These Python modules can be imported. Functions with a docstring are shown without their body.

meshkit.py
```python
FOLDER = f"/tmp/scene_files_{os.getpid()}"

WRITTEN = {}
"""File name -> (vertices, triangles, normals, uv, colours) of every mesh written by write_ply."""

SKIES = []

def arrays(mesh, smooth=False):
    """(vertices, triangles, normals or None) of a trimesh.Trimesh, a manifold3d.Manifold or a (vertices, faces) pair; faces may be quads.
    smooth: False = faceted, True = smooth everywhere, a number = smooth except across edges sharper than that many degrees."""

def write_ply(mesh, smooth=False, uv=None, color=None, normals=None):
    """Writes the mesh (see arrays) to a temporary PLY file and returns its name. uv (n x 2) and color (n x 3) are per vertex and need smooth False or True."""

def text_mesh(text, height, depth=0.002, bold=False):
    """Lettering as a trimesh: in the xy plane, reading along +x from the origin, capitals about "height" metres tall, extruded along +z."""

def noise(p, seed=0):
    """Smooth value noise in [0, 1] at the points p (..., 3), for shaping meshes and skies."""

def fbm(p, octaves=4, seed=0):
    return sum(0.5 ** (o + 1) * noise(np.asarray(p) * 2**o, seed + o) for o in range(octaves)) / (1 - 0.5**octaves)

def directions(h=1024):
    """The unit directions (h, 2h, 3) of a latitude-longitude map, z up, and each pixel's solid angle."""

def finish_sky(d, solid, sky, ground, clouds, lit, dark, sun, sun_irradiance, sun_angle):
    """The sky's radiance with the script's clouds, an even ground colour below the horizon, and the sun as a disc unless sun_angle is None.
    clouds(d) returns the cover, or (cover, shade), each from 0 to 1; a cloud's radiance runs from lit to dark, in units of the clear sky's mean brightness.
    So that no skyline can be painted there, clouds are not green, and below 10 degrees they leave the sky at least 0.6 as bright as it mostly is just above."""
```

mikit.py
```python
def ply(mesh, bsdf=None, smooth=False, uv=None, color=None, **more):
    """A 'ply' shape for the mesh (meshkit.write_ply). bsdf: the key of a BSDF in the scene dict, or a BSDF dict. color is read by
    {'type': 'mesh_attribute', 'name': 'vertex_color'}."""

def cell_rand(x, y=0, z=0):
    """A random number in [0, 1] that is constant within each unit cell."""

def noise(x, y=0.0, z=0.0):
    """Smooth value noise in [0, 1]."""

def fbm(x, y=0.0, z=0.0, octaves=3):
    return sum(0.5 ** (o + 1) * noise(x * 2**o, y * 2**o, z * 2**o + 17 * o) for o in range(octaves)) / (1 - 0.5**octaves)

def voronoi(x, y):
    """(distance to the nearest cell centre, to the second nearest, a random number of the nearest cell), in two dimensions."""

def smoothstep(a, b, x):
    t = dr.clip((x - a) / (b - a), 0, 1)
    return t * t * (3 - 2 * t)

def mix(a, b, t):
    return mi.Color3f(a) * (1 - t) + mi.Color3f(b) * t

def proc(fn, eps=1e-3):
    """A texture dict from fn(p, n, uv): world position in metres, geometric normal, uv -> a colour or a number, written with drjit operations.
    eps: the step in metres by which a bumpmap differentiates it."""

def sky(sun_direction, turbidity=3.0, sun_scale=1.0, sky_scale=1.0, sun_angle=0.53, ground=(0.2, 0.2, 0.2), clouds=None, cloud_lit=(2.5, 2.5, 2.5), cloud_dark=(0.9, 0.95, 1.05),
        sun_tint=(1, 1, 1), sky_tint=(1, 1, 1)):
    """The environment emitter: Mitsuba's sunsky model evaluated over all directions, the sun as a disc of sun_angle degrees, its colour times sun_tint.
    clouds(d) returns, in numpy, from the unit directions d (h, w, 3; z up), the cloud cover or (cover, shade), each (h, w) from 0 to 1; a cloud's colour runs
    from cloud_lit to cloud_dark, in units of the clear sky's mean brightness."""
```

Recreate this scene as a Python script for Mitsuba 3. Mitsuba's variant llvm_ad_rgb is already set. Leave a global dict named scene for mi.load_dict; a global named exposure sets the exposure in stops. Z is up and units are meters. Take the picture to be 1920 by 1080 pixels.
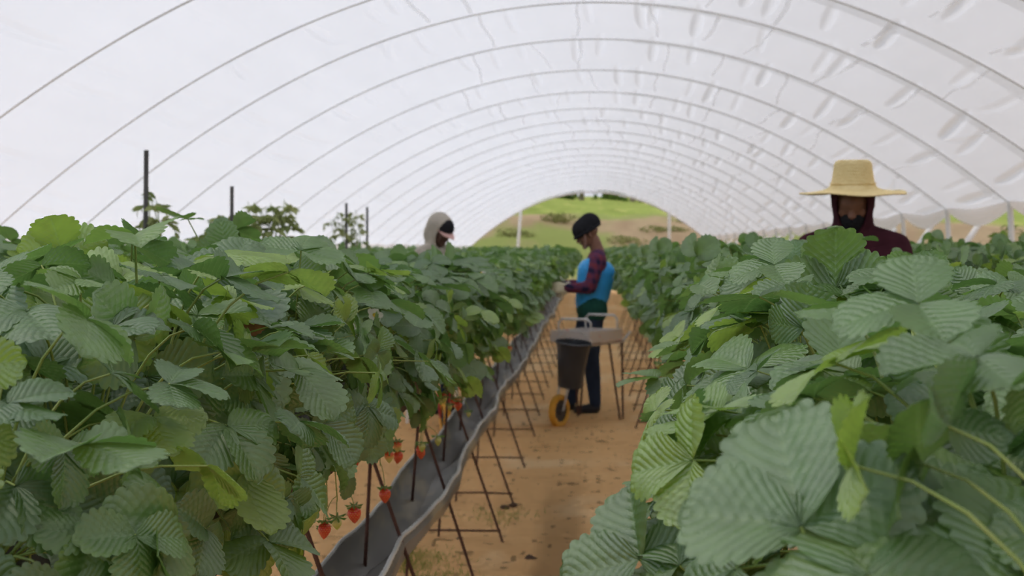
import math, random
import numpy as np
import trimesh, manifold3d as m3
import mitsuba as mi
import drjit as dr
import mikit, meshkit
from mikit import noise, fbm, smoothstep, mix, cell_rand

T = mi.ScalarTransform4f
PI = math.pi
scene, labels = {}, {}

# ------------------------------------------------------------------ camera, sky, exposure
EYE = 1.38                       # camera height; +y runs down the tunnel, x to the right
F = 2700.0                       # focal length in pixels of the 1920 wide frame
YAW, PITCH = math.atan(150 / F), -math.atan(75 / F)
fwd = [-math.sin(YAW) * math.cos(PITCH), math.cos(YAW) * math.cos(PITCH), math.sin(PITCH)]
scene['camera'] = {
    'type': 'thinlens', 'fov_axis': 'x', 'fov': math.degrees(2 * math.atan(960 / F)),
    'aperture_radius': 0.0026, 'focus_distance': 2.1, 'near_clip': 0.05, 'far_clip': 600.0,
    'to_world': T().look_at(origin=[0, 0, EYE], target=[fwd[0], fwd[1], EYE + fwd[2]], up=[0, 0, 1])}


def cloud_cover(d):
    n = meshkit.fbm(d * np.array([2.2, 2.2, 3.5]) + 5, 4, seed=3)          # a bright overcast, thicker to the right
    cover = np.clip((n - 0.25) * 2.6 + 0.60, 0, 1)
    shade = np.clip(0.46 + 0.72 * d[..., 0] + (meshkit.fbm(d * 3.0 + 11, 3, seed=8) - 0.5) * 0.8, 0, 1)
    return cover, shade


exposure = 2.13
SUN = (-0.62, -0.10, 0.80)
scene['sky'] = mikit.sky(SUN, turbidity=4.0, sun_scale=0.12, sky_scale=1.0, sun_angle=10.0, ground=(0.16, 0.17, 0.09),
                         clouds=cloud_cover, cloud_lit=(1.80, 2.02, 2.48), cloud_dark=(1.44, 1.33, 1.27), sun_tint=(0.96, 0.97, 1.0))


# ------------------------------------------------------------------ helpers
def tag(key, label=None, category=None, group=None, kind=None):
    labels[key] = {k: v for k, v in dict(label=label, category=category, group=group, kind=kind).items() if v}
    return key


def numbered(name):
    if name not in used:
        used[name] = 0
        return name
    used[name] += 1
    return f'{name}_{used[name]:03d}'


used = {}


def add(key, mesh, bsdf, smooth=False, uv=None, color=None, m=None, label=None, kind=None):
    """One entry of the scene; a key that is taken gets the next number."""
    key = numbered(key)
    d = mesh if isinstance(mesh, dict) else mikit.ply(mesh, bsdf, smooth, uv=uv, color=color)
    scene[key] = {**d, 'to_world': T(m)} if m is not None else d
    if label or kind:
        tag(key, label, kind=kind)
    return key


def cat(parts):
    """Joins (v, f) or (v, f, uv) triples."""
    vs, fs, us, n = [], [], [], 0
    for p in parts:
        vs.append(p[0]); fs.append(np.asarray(p[1]) + n); n += len(p[0])
        if len(p) > 2:
            us.append(p[2])
    return (np.vstack(vs), np.vstack(fs)) + ((np.vstack(us),) if us else ())


def tube(points, radius, sides=6, caps=True):
    """(v, f) of a tube along the points; radius a number or one per point."""
    p = np.asarray(points, float)
    r = np.broadcast_to(np.asarray(radius, float), (len(p),))
    t = np.gradient(p, axis=0)
    t /= np.linalg.norm(t, axis=1, keepdims=True) + 1e-12
    ref = np.array([0, 0, 1.0]) if abs(t[:, 2]).mean() < 0.8 else np.array([1.0, 0.2, 0])
    a = np.cross(t, ref); a /= np.linalg.norm(a, axis=1, keepdims=True) + 1e-12
    b = np.cross(t, a)
    th = np.arange(sides) * 2 * PI / sides
    v = (p[:, None] + r[:, None, None] * (np.cos(th)[None, :, None] * a[:, None] + np.sin(th)[None, :, None] * b[:, None])).reshape(-1, 3)
    i, j = np.meshgrid(np.arange(len(p) - 1), np.arange(sides), indexing='ij')
    k = (j + 1) % sides
    A, B, C, D = i * sides + j, i * sides + k, (i + 1) * sides + k, (i + 1) * sides + j
    f = np.vstack([np.stack([A, C, B], -1).reshape(-1, 3), np.stack([A, D, C], -1).reshape(-1, 3)])
    if caps:
        n = len(v)
        v = np.vstack([v, p[:1], p[-1:]])
        jj = np.arange(sides); kk = (jj + 1) % sides
        e = (len(p) - 1) * sides
        f = np.vstack([f, np.stack([kk, jj, jj * 0 + n][::-1], 1), np.stack([e + jj, e + kk, jj * 0 + n + 1][::-1], 1)])
    return v, f


def bezier(p0, p1, p2, n):
    t = np.linspace(0, 1, n)[:, None]
    return (1 - t) ** 2 * np.asarray(p0) + 2 * t * (1 - t) * np.asarray(p1) + t * t * np.asarray(p2)


def lathe(profile, sides=32):
    """(v, f) from (radius, z) points, about z."""
    pr = np.asarray(profile, float)
    th = np.arange(sides) * 2 * PI / sides
    v = np.stack([pr[:, 0, None] * np.cos(th), pr[:, 0, None] * np.sin(th), np.broadcast_to(pr[:, 1, None], (len(pr), sides))], -1).reshape(-1, 3)
    i, j = np.meshgrid(np.arange(len(pr) - 1), np.arange(sides), indexing='ij')
    k = (j + 1) % sides
    A, B, C, D = i * sides + j, i * sides + k, (i + 1) * sides + k, (i + 1) * sides + j
    return v, np.vstack([np.stack([A, B, C], -1).reshape(-1, 3), np.stack([A, C, D], -1).reshape(-1, 3)])


def grid(nu, nv):
    i, j = np.meshgrid(np.arange(nu - 1), np.arange(nv - 1), indexing='ij')
    A = i * nv + j
    return np.vstack([np.stack([A, A + nv, A + nv + 1], -1).reshape(-1, 3), np.stack([A, A + nv + 1, A + 1], -1).reshape(-1, 3)])


def ball(p, r, seg=20):
    return m3.Manifold.sphere(r, seg).translate(list(map(float, p)))


def hull(*balls):
    """Hull of (point, radius) balls."""
    return m3.Manifold.batch_hull([ball(p, r) for p, r in balls])


def union(parts):
    return m3.Manifold.batch_boolean(parts, m3.OpType.Add)


def smoothed(man, edge=0.015, rounds=8):
    t = man.refine_to_length(edge).to_mesh() if edge else man.to_mesh()
    me = trimesh.Trimesh(t.vert_properties[:, :3], t.tri_verts, process=True)
    if rounds:
        trimesh.smoothing.filter_taubin(me, iterations=rounds)
    return me


def plain(color, rough=0.7, **k):
    return {'type': 'twosided', 'bsdf': {'type': 'principled', 'base_color': {'type': 'rgb', 'value': list(color)}, 'roughness': rough, 'specular': 0.4, **k}}


def procedural(fn, rough=0.8, spec=0.3, **k):
    return {'type': 'twosided', 'bsdf': {'type': 'principled', 'base_color': mikit.proc(fn), 'roughness': rough, 'specular': spec, **k}}


# ------------------------------------------------------------------ materials
def leaf_colour(p, n, uv):
    k = dr.floor(uv.x / 2 + 1e-4)
    u, v = uv.x - 2 * k, dr.abs(uv.y * 2 - 1)
    a, b = cell_rand(k, 3), cell_rand(k, 9)
    c = mix((0.095, 0.205, 0.045), (0.190, 0.355, 0.075), a)
    c = mix(c, (0.28, 0.44, 0.06), smoothstep(0.70, 0.95, b))
    q = (u - 0.42 * v) * 8.0
    vein = dr.maximum(1 - dr.abs(q - dr.floor(q + 0.5)) * 9, 0) * 0.35 + dr.maximum(1 - v * 16, 0) * 0.6
    c = mix(c, (0.30, 0.46, 0.16), vein * 0.45)
    return c * (0.85 + 0.3 * noise(p.x * 60, p.y * 60, p.z * 60))


def leaf_relief(p, n, uv):
    k = dr.floor(uv.x / 2 + 1e-4)
    u, v = uv.x - 2 * k, dr.abs(uv.y * 2 - 1)
    q = (u - 0.42 * v) * 8.0
    w = dr.abs(q - dr.floor(q + 0.5)) * 2
    return dr.sqrt(dr.maximum(w, 0.0)) + 0.12 * noise(u * 45, uv.y * 40)


scene['leaf'] = {'type': 'bumpmap', 'texture': mikit.proc(leaf_relief, eps=6e-4), 'scale': 0.0013,
                 'bsdf': {'type': 'blendbsdf', 'weight': 0.125,
                          'a': {'type': 'principledthin', 'base_color': mikit.proc(leaf_colour), 'roughness': 0.5, 'spec_trans': 0.0, 'diff_trans': 1.05},
                          'b': {'type': 'twosided', 'bsdf': {'type': 'roughconductor', 'material': 'none', 'alpha': 0.38, 'specular_reflectance': {'type': 'rgb', 'value': [0.9, 0.95, 0.92]}}}}}
scene['stalk'] = {'type': 'twosided', 'bsdf': {'type': 'principled', 'base_color': mikit.proc(lambda p, n, uv: mix((0.20, 0.30, 0.06), (0.30, 0.34, 0.10), noise(p.x * 30, p.y * 30, p.z * 30))), 'roughness': 0.5}}
scene['petal'] = {'type': 'principledthin', 'base_color': {'type': 'rgb', 'value': [0.85, 0.85, 0.80]}, 'roughness': 0.6, 'diff_trans': 0.8}


def berry_colour(top, bottom):
    def fn(p, n, uv):
        t = smoothstep(0.15, 0.7, uv.x + 0.25 * (noise(p.x * 90, p.y * 90, p.z * 90) - 0.5))
        c = mix(bottom, top, t)
        s = dr.maximum(1 - 3.2 * dr.sqrt(dr.square(uv.x * 9 - dr.floor(uv.x * 9) - 0.5) + dr.square(uv.y * 14 + 0.5 * dr.floor(uv.x * 9) - dr.floor(uv.y * 14 + 0.5 * dr.floor(uv.x * 9)) - 0.5)), 0)
        return mix(c, (0.65, 0.5, 0.12), s * 0.8)
    return fn


scene['berry_red'] = {'type': 'principled', 'base_color': mikit.proc(berry_colour((0.45, 0.03, 0.015), (0.60, 0.03, 0.015))), 'roughness': 0.3, 'clearcoat': 0.4}
scene['berry_turning'] = {'type': 'principled', 'base_color': mikit.proc(berry_colour((0.50, 0.50, 0.18), (0.68, 0.08, 0.03))), 'roughness': 0.35}
scene['berry_green'] = {'type': 'principled', 'base_color': mikit.proc(berry_colour((0.33, 0.42, 0.10), (0.50, 0.52, 0.22))), 'roughness': 0.4}


def film_colour(p, n, uv):
    g = fbm(p.x * 0.9, p.y * 0.7, p.z * 0.9, 3)
    streak = noise(p.x * 9, p.y * 0.5, p.z * 9)
    return mix((0.90, 0.90, 0.90), (0.98, 0.98, 0.98), 0.65 * g + 0.35 * streak)


scene['film'] = {'type': 'principledthin', 'base_color': mikit.proc(film_colour), 'roughness': 0.35, 'eta': 1.3, 'diff_trans': 1.7}
scene['steel'] = procedural(lambda p, n, uv: mix((0.62, 0.62, 0.63), (0.80, 0.80, 0.80), noise(p.x * 6, p.y * 6, p.z * 6)), 0.5, 0.5)
scene['white_paint'] = plain((0.80, 0.80, 0.78), 0.5)


def rust(p, n, uv):
    return mix((0.045, 0.022, 0.018), (0.13, 0.055, 0.035), fbm(p.x * 30, p.y * 30, p.z * 30))


scene['rusty_wire'] = procedural(rust, 0.7)
scene['bag_plastic'] = procedural(lambda p, n, uv: mix((0.022, 0.016, 0.014), (0.055, 0.038, 0.030), fbm(p.x * 14, p.y * 14, p.z * 5)), 0.5, 0.4)


def gutter_colour(p, n, uv):
    mud = smoothstep(0.50, 0.72, fbm(p.x * 7, p.y * 2.2, p.z * 9, 4))
    return mix(mix((0.09, 0.082, 0.075), (0.25, 0.235, 0.22), noise(p.x * 14, p.y * 3, p.z * 14)), (0.38, 0.31, 0.20), mud * 0.7)


scene['gutter_plastic'] = procedural(gutter_colour, 0.45, 0.25)


def soil(p, n, uv):
    a = fbm(p.x * 1.1 + 4, p.y * 0.55, 0, 4)
    b = fbm(p.x * 9, p.y * 9, 3, 4)
    c = mix((0.64, 0.36, 0.155), (0.83, 0.52, 0.255), 0.55 * a + 0.45 * b)
    c = mix(c, (0.88, 0.63, 0.37), smoothstep(0.55, 0.75, fbm(p.x * 2.3, p.y * 1.2 + 9, 5, 3)) * 0.6)
    path_strip = smoothstep(0.16, 0.05, dr.abs(p.x + 0.155 + 0.05 * (noise(p.y * 1.7) - 0.5))) * smoothstep(9.5, 6.5, p.y)  # darker brown strip along the path, fading out further down the tunnel
    c = c * (1 - 0.42 * path_strip)
    speck = smoothstep(0.84, 0.90, noise(p.x * 26, p.y * 19, 2))
    return c * (1 - 0.5 * speck)


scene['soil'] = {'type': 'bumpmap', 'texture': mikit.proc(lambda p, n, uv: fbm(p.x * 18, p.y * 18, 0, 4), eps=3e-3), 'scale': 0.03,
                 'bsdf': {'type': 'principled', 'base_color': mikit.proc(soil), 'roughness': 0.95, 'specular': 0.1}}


def hill_colour(p, n, uv):
    a = fbm(p.x * 0.35, p.y * 0.16, p.z * 0.3, 4)
    b = fbm(p.x * 1.5, p.y * 0.5, p.z * 1.2 + 7, 4)
    g = mix((0.17, 0.23, 0.045), (0.31, 0.36, 0.085), a)
    g = mix(g, (0.40, 0.40, 0.12), smoothstep(0.52, 0.75, b) * 0.7)
    bank = smoothstep(67, 58, p.y + 10 * (noise(p.x * 0.25, p.y * 0.1) - 0.5))
    br = mix((0.30, 0.20, 0.12), (0.42, 0.33, 0.19), b)
    br = mix(br, (0.24, 0.28, 0.08), smoothstep(0.45, 0.62, a))
    c = mix(g, br, bank)
    return mix(c, (0.62, 0.42, 0.24), smoothstep(50.5, 47.5, p.y))


scene['hillside'] = procedural(hill_colour, 0.95, 0.1)
scene['bark'] = procedural(lambda p, n, uv: mix((0.16, 0.12, 0.09), (0.30, 0.25, 0.19), fbm(p.x * 3, p.y * 3, p.z * 1)), 0.9, 0.1)
scene['shrub_leaf'] = {'type': 'principledthin', 'base_color': mikit.proc(lambda p, n, uv: mix((0.05, 0.11, 0.02), (0.20, 0.30, 0.06), fbm(p.x * 0.8, p.y * 0.8, p.z * 0.8) + 0.2 * noise(p.x * 9, p.y * 9, p.z * 9))), 'roughness': 0.6, 'diff_trans': 0.7}
scene['vine_leaf'] = {'type': 'principledthin', 'base_color': mikit.proc(lambda p, n, uv: mix((0.16, 0.24, 0.08), (0.44, 0.46, 0.20), noise(p.x * 8, p.y * 8, p.z * 8))), 'roughness': 0.6, 'diff_trans': 0.7}
scene['grass_blade'] = {'type': 'principledthin', 'base_color': mikit.proc(lambda p, n, uv: mix((0.16, 0.26, 0.04), (0.36, 0.36, 0.10), noise(p.x * 20, p.y * 20, 0))), 'roughness': 0.6, 'diff_trans': 0.6}

# ------------------------------------------------------------------ the setting: ground, hill, film
TUNNEL_END = 45.0
APEX, HALF = 1.80, 3.87           # rise above eye height, half width at eye height


def arch(x, off=0.0):
    return EYE + (APEX + off) * (1 - (x / HALF) ** 2)


def floor_mesh():
    xs, ys = np.linspace(-9, 9, 150), np.concatenate([np.linspace(-1.5, 14, 260), np.linspace(14.3, 46, 80)])
    X, Y = np.meshgrid(xs, ys, indexing='ij')
    P = np.stack([X, Y, X * 0], -1)
    z = 0.035 * (meshkit.fbm(P * 1.3, 3, seed=1) - 0.5) + 0.03 * (meshkit.fbm(P * 6, 3, seed=2) - 0.5)
    P[..., 2] = z
    return P.reshape(-1, 3), grid(len(xs), len(ys))


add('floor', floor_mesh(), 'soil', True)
tag('floor', kind='structure')


def hill_height(x, y):
    t = np.clip((y - 46) / 16, 0, 1)
    bank = 2.55 * t * t * (3 - 2 * t)
    slope = np.clip(y - 62, 0, None) * 0.0405
    P = np.stack([x * 0.12, y * 0.07, x * 0], -1)
    return bank + slope + 1.1 * (meshkit.fbm(P, 3, seed=4) - 0.5) * t - 0.012 * (x - 4) * np.clip((y - 60) / 60, 0, 1) + 0.35 * (meshkit.fbm(P * 7, 3, seed=5) - 0.5) * t


def hill_mesh():
    xs = np.linspace(-60, 60, 160)
    ys = np.concatenate([np.linspace(46, 72, 60), np.linspace(73, 230, 90)])
    X, Y = np.meshgrid(xs, ys, indexing='ij')
    return np.stack([X, Y, hill_height(X, Y)], -1).reshape(-1, 3), grid(len(xs), len(ys))


add('hill', hill_mesh(), 'hillside', True)
tag('hill', kind='structure')


def outside_ground(side):
    xs, ys = np.linspace(8.9, 45, 40), np.linspace(-2, 46, 50)
    X, Y = np.meshgrid(xs, ys, indexing='ij')
    P = np.stack([X, Y, X * 0], -1)
    P[..., 2] = np.clip(X - 10, 0, None) * 0.04 + 0.3 * (meshkit.fbm(P * 0.4, 3, seed=6) - 0.5) * np.clip(X - 9, 0, 1)
    P[..., 0] *= side
    f = grid(len(xs), len(ys))
    return P.reshape(-1, 3), f if side > 0 else f[:, ::-1]


add('ground_right', outside_ground(1), 'hillside', True); tag('ground_right', kind='structure')
add('ground_left', outside_ground(-1), 'hillside', True); tag('ground_left', kind='structure')

HOOPS = [3.7, 5.45, 7.26, 8.85, 10.3, 12.1, 14.2, 16.2, 18.1, 19.8, 21.6, 23.4, 25.3, 27.2, 29.1, 31.0, 33.0, 35.0, 37.0, 39.0, 41.0, 43.0, 45.0]
FRONT = 3.0
rng = np.random.default_rng(11)
XL, XR = -3.80, 3.44


def film_mesh():
    nt = 480
    xs = np.linspace(XL, XR, nt)
    edges = [FRONT] + HOOPS
    ys = np.concatenate([np.linspace(a, b, 22 if a < 13 else 9, endpoint=False) for a, b in zip(edges[:-1], edges[1:])] + [[TUNNEL_END]])
    X, Y = np.meshgrid(xs, ys, indexing='ij')
    Z = arch(X)
    s = np.concatenate([[0], np.cumsum(np.hypot(np.diff(xs), np.diff(arch(xs))))])
    S = np.broadcast_to(s[:, None], X.shape)
    inward = np.zeros_like(X)
    for a, b in zip(edges[:-1], edges[1:]):
        m = (Y >= a) & (Y <= b)
        t = np.where(m, (Y - a) / (b - a), 0)
        inward += np.where(m, 0.035 * np.sin(PI * t) ** 2, 0)          # film sags a little between two hoops
        for s0 in np.arange(0.15, s[-1], 0.36):
            sk, amp, ln = s0 + rng.uniform(-.14, .14), rng.uniform(0.2, 1.0), rng.uniform(0.55, 1.0)
            k = int(np.searchsorted(s, sk)); right = np.clip((xs[min(k, nt - 1)] + 2.2) / 4.4, 0, 1)
            amp *= 0.034 * (0.62 + 0.48 * right)
            drift = rng.uniform(-.10, .10) * (1 - right) + right * rng.uniform(0.0, .22)
            env = np.where(t < ln, np.sin(PI * np.clip(t / ln, 0, 1)) ** 0.6, 0)       # lens-shaped pockets that start at a hoop
            w = 0.010 + (0.020 + 0.022 * amp / 0.04) * env
            inward += np.where(m, amp * env * np.maximum(0, 1 - ((S - sk - drift * t) / w) ** 2), 0)
    P3 = np.stack([X * 1.3, Y * 0.9, Z * 1.3], -1)
    inward += 0.03 * (meshkit.fbm(P3, 3, seed=9) - 0.5)
    slope = -2 * APEX * X / HALF ** 2
    n = np.stack([slope, 0 * X, -np.ones_like(X)], -1); n /= np.linalg.norm(n, axis=-1, keepdims=True)
    P = np.stack([X, Y, Z], -1) + n * inward[..., None]
    # the hem: straight on the left, in swags on the right
    return P.reshape(-1, 3), grid(len(xs), len(ys))


add('ceiling', film_mesh(), 'film', True)
tag('ceiling', 'white translucent plastic film stretched over the hoops of the tunnel', kind='structure')


def band_mesh(y0, y1):
    xs = np.linspace(0.35, XR - .05, 60)
    ys = np.linspace(y0, y1, 4)
    X, Y = np.meshgrid(xs, ys, indexing='ij')
    t = (Y - y0) / (y1 - y0)
    return np.stack([X, Y, arch(X, -0.035 - 0.01 * np.sin(PI * t))], -1).reshape(-1, 3), grid(len(xs), len(ys))


for y in HOOPS[1:-1]:
    add('ceiling__film_band', band_mesh(y + 0.02, y + rng.uniform(0.22, 0.42)), 'film', True)


def crease_mesh():
    """Narrow folds of doubled film that run from hoop to hoop."""
    out = []
    edges = [FRONT] + HOOPS
    for a, b in zip(edges[3:-1], edges[4:]):
        x = -1.3 + rng.uniform(0, .5)
        while x < 3.0:
            w = rng.uniform(.006, .016)
            y = np.linspace(a, a + (b - a) * rng.uniform(0.7, 1.0), 5)
            xs = x + rng.uniform(-.05, .09) * (y - a) + 0.012 * np.sin(y * 4 + x)
            out.append((np.concatenate([np.stack([xs - w, y, arch(xs - w, -.05)], 1), np.stack([xs + w, y, arch(xs + w, -.05)], 1)]), np.vstack([[(i, i + 1, i + 6), (i, i + 6, i + 5)] for i in range(4)])))
            x += rng.uniform(0.30, 0.75)
    return cat(out)


add('ceiling__crease', crease_mesh(), 'film', True, label='folds of the film running from hoop to hoop')


def hem_mesh(side):
    """The rolled lower edge of the film with its swags between the hoops."""
    x0 = XL if side < 0 else XR
    edges = [FRONT] + HOOPS
    rows, cross = [], [(0, 0.02), (0.025, -0.03), (0.03, -0.08), (0.0, -0.115), (-0.04, -0.085), (-0.05, -0.03), (-0.02, 0.03)]
    for a, b in zip(edges[:-1], edges[1:]):
        for t in np.linspace(0, 1, 10, endpoint=False):
            sag = (0.07 if side > 0 else 0.02) * math.sin(PI * t) ** 1.0
            fat = 0.55 + 0.6 * math.sin(PI * t)
            rows.append([(x0 + side * (0.02 + u * fat), a + t * (b - a), arch(x0) + 0.02 - sag + w * fat) for u, w in cross])
    v = np.array(rows)
    return v.reshape(-1, 3), grid(len(v), len(cross))


add('ceiling__hem', hem_mesh(1), 'film', True, label='rolled and swagged lower edge of the film')
add('ceiling__hem', hem_mesh(-1), 'film', True)


def skirt_mesh():
    ys, zs = np.linspace(FRONT, TUNNEL_END, 260), np.linspace(0.02, 1.36, 8)
    Y, Z = np.meshgrid(ys, zs, indexing='ij')
    P = np.stack([-3.86 + 0.03 * np.sin(Y * 5 + 2 * np.sin(Y * 1.7)) * (1.4 - Z), Y, Z], -1)
    return P.reshape(-1, 3), grid(len(ys), len(zs))


add('wall_left', skirt_mesh(), 'film', True)
tag('wall_left', kind='structure')

ORD = 'first second third fourth fifth sixth seventh eighth ninth tenth eleventh twelfth thirteenth fourteenth fifteenth sixteenth seventeenth eighteenth nineteenth'.split()
for tens in 'twent thirt fort fift sixt'.split():
    ORD += [tens + 'ieth'] + [tens + 'y-' + o for o in ORD[:9]]

for i, y in enumerate(HOOPS):
    k = numbered('tunnel_hoop')
    xs = np.linspace(XL, XR + 0.02, 70)
    add(k + '__arch_tube', tube(np.stack([xs, xs * 0 + y, arch(xs, -0.055)], 1), 0.006 if i < len(HOOPS) - 1 else 0.03, 8), 'steel', 40)
    for s, x0 in ((-1, XL), (1, XR)):
        add(k + '__post', tube([(x0, y, arch(x0)), (x0 + s * 0.06, y, 0.75), (x0 + s * 0.07, y, -0.1)], 0.026, 8), 'steel', 40)
        if s > 0:
            add(k + '__brace', tube([(x0 + .05, y + .02, 1.22), (x0 + 0.34, y + 0.10, 1.62)], 0.032, 8), 'white_paint', 40, label='short white brace tube')
    where = 'at the open far end' if i == len(HOOPS) - 1 else 'under the white film'
    tag(k, f'thin grey steel tunnel hoop {where}, {ORD[i]} counted from the camera', 'hoop', 'hoops of the tunnel')

for x, dx, nm in ((-2.42, 0.20, 'leaning white end post left of the worker in the blue vest'), (2.42, -0.03, 'upright white end post at the right of the tunnel opening')):
    k = add('end_post', tube([(x, TUNNEL_END - .05, -0.05), (x + dx, TUNNEL_END - .05, arch(x + dx) - .02)], 0.05, 10), 'white_paint', 40)
    tag(k, nm, 'post', 'posts of the tunnel opening')

# ------------------------------------------------------------------ beds: grow bags on wire stands, drain gutter
ROW_LEFT, ROW_RIGHT, ROW_FAR_RIGHT, ROW_FAR_LEFT = -0.70, 0.62, 1.90, -1.98
ROW_WORDS = {ROW_LEFT: 'the row left of the path', ROW_RIGHT: 'the row right of the path', ROW_FAR_RIGHT: 'the far right row', ROW_FAR_LEFT: 'the far left row'}
BAG_TOP, BAG_LOW = 1.06, 0.86


def bag_mesh(xc, y0, y1):
    ys = np.concatenate([np.arange(y0, 4.5, 0.02), np.arange(4.5, y1, 0.10)])
    th = np.linspace(0, 2 * PI, 17)
    rows = []
    pleat = meshkit.noise(np.stack([ys * 22, ys * 0, ys * 0], 1), 5)
    for y, q in zip(ys, pleat):
        cx, cz = np.cos(th), np.sin(th)
        half = 0.135 + 0.016 * (q - 0.5) * 2
        x = xc + half * np.sign(cx) * np.abs(cx) ** 0.5
        z = (BAG_TOP + BAG_LOW) / 2 + (BAG_TOP - BAG_LOW) / 2 * np.sign(cz) * np.abs(cz) ** 0.5
        rows.append(np.stack([x, th * 0 + y, z], 1))
    v = np.array(rows)
    return v.reshape(-1, 3), grid(len(v), len(th))


for xc, y0 in ((ROW_LEFT, 0.9), (ROW_RIGHT, 0.5), (ROW_FAR_RIGHT, 3.0), (ROW_FAR_LEFT, 3.0)):
    k = add('grow_bag', bag_mesh(xc, y0, 44.0), 'bag_plastic', True)
    tag(k, f'long pleated black plastic grow bag under the plants of {ROW_WORDS[xc]}', 'grow bag')


def stand(xc, y, side, label):
    """Rusty wire stand: two crossing legs and a rail just above the ground; side = +1 where the path lies at +x."""
    k = numbered('wire_stand')
    j = lambda: rng.uniform(-.012, .012)
    c = np.array([xc + side * 0.02 + j(), y, 0.75])
    o, i = np.array([xc + side * 0.29 + j(), y + j(), -0.03]), np.array([xc - side * 0.03 + j(), y + 0.05 + j(), -0.03])
    add(k + '__leg', tube([o, o + (c - o) * .5, c, (xc - side * 0.07, y, BAG_LOW + .006)], 0.0065, 6), 'rusty_wire', 40)
    add(k + '__leg', tube([i, i + (c - i) * .5, c + [0, 0.013, 0], (xc + side * 0.09, y + .013, BAG_LOW + .006)], 0.0065, 6), 'rusty_wire', 40)
    z = 0.055
    add(k + '__rail', tube([(xc + side * 0.275, y, z), (xc + side * .08, y, z + j() * .6), (xc - side * 0.10, y, z), (xc - side * 0.10, y, -0.02)], 0.0055, 6), 'rusty_wire', 40)
    tag(k, label, 'plant stand', f'wire stands of {ROW_WORDS[xc]}')


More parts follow.
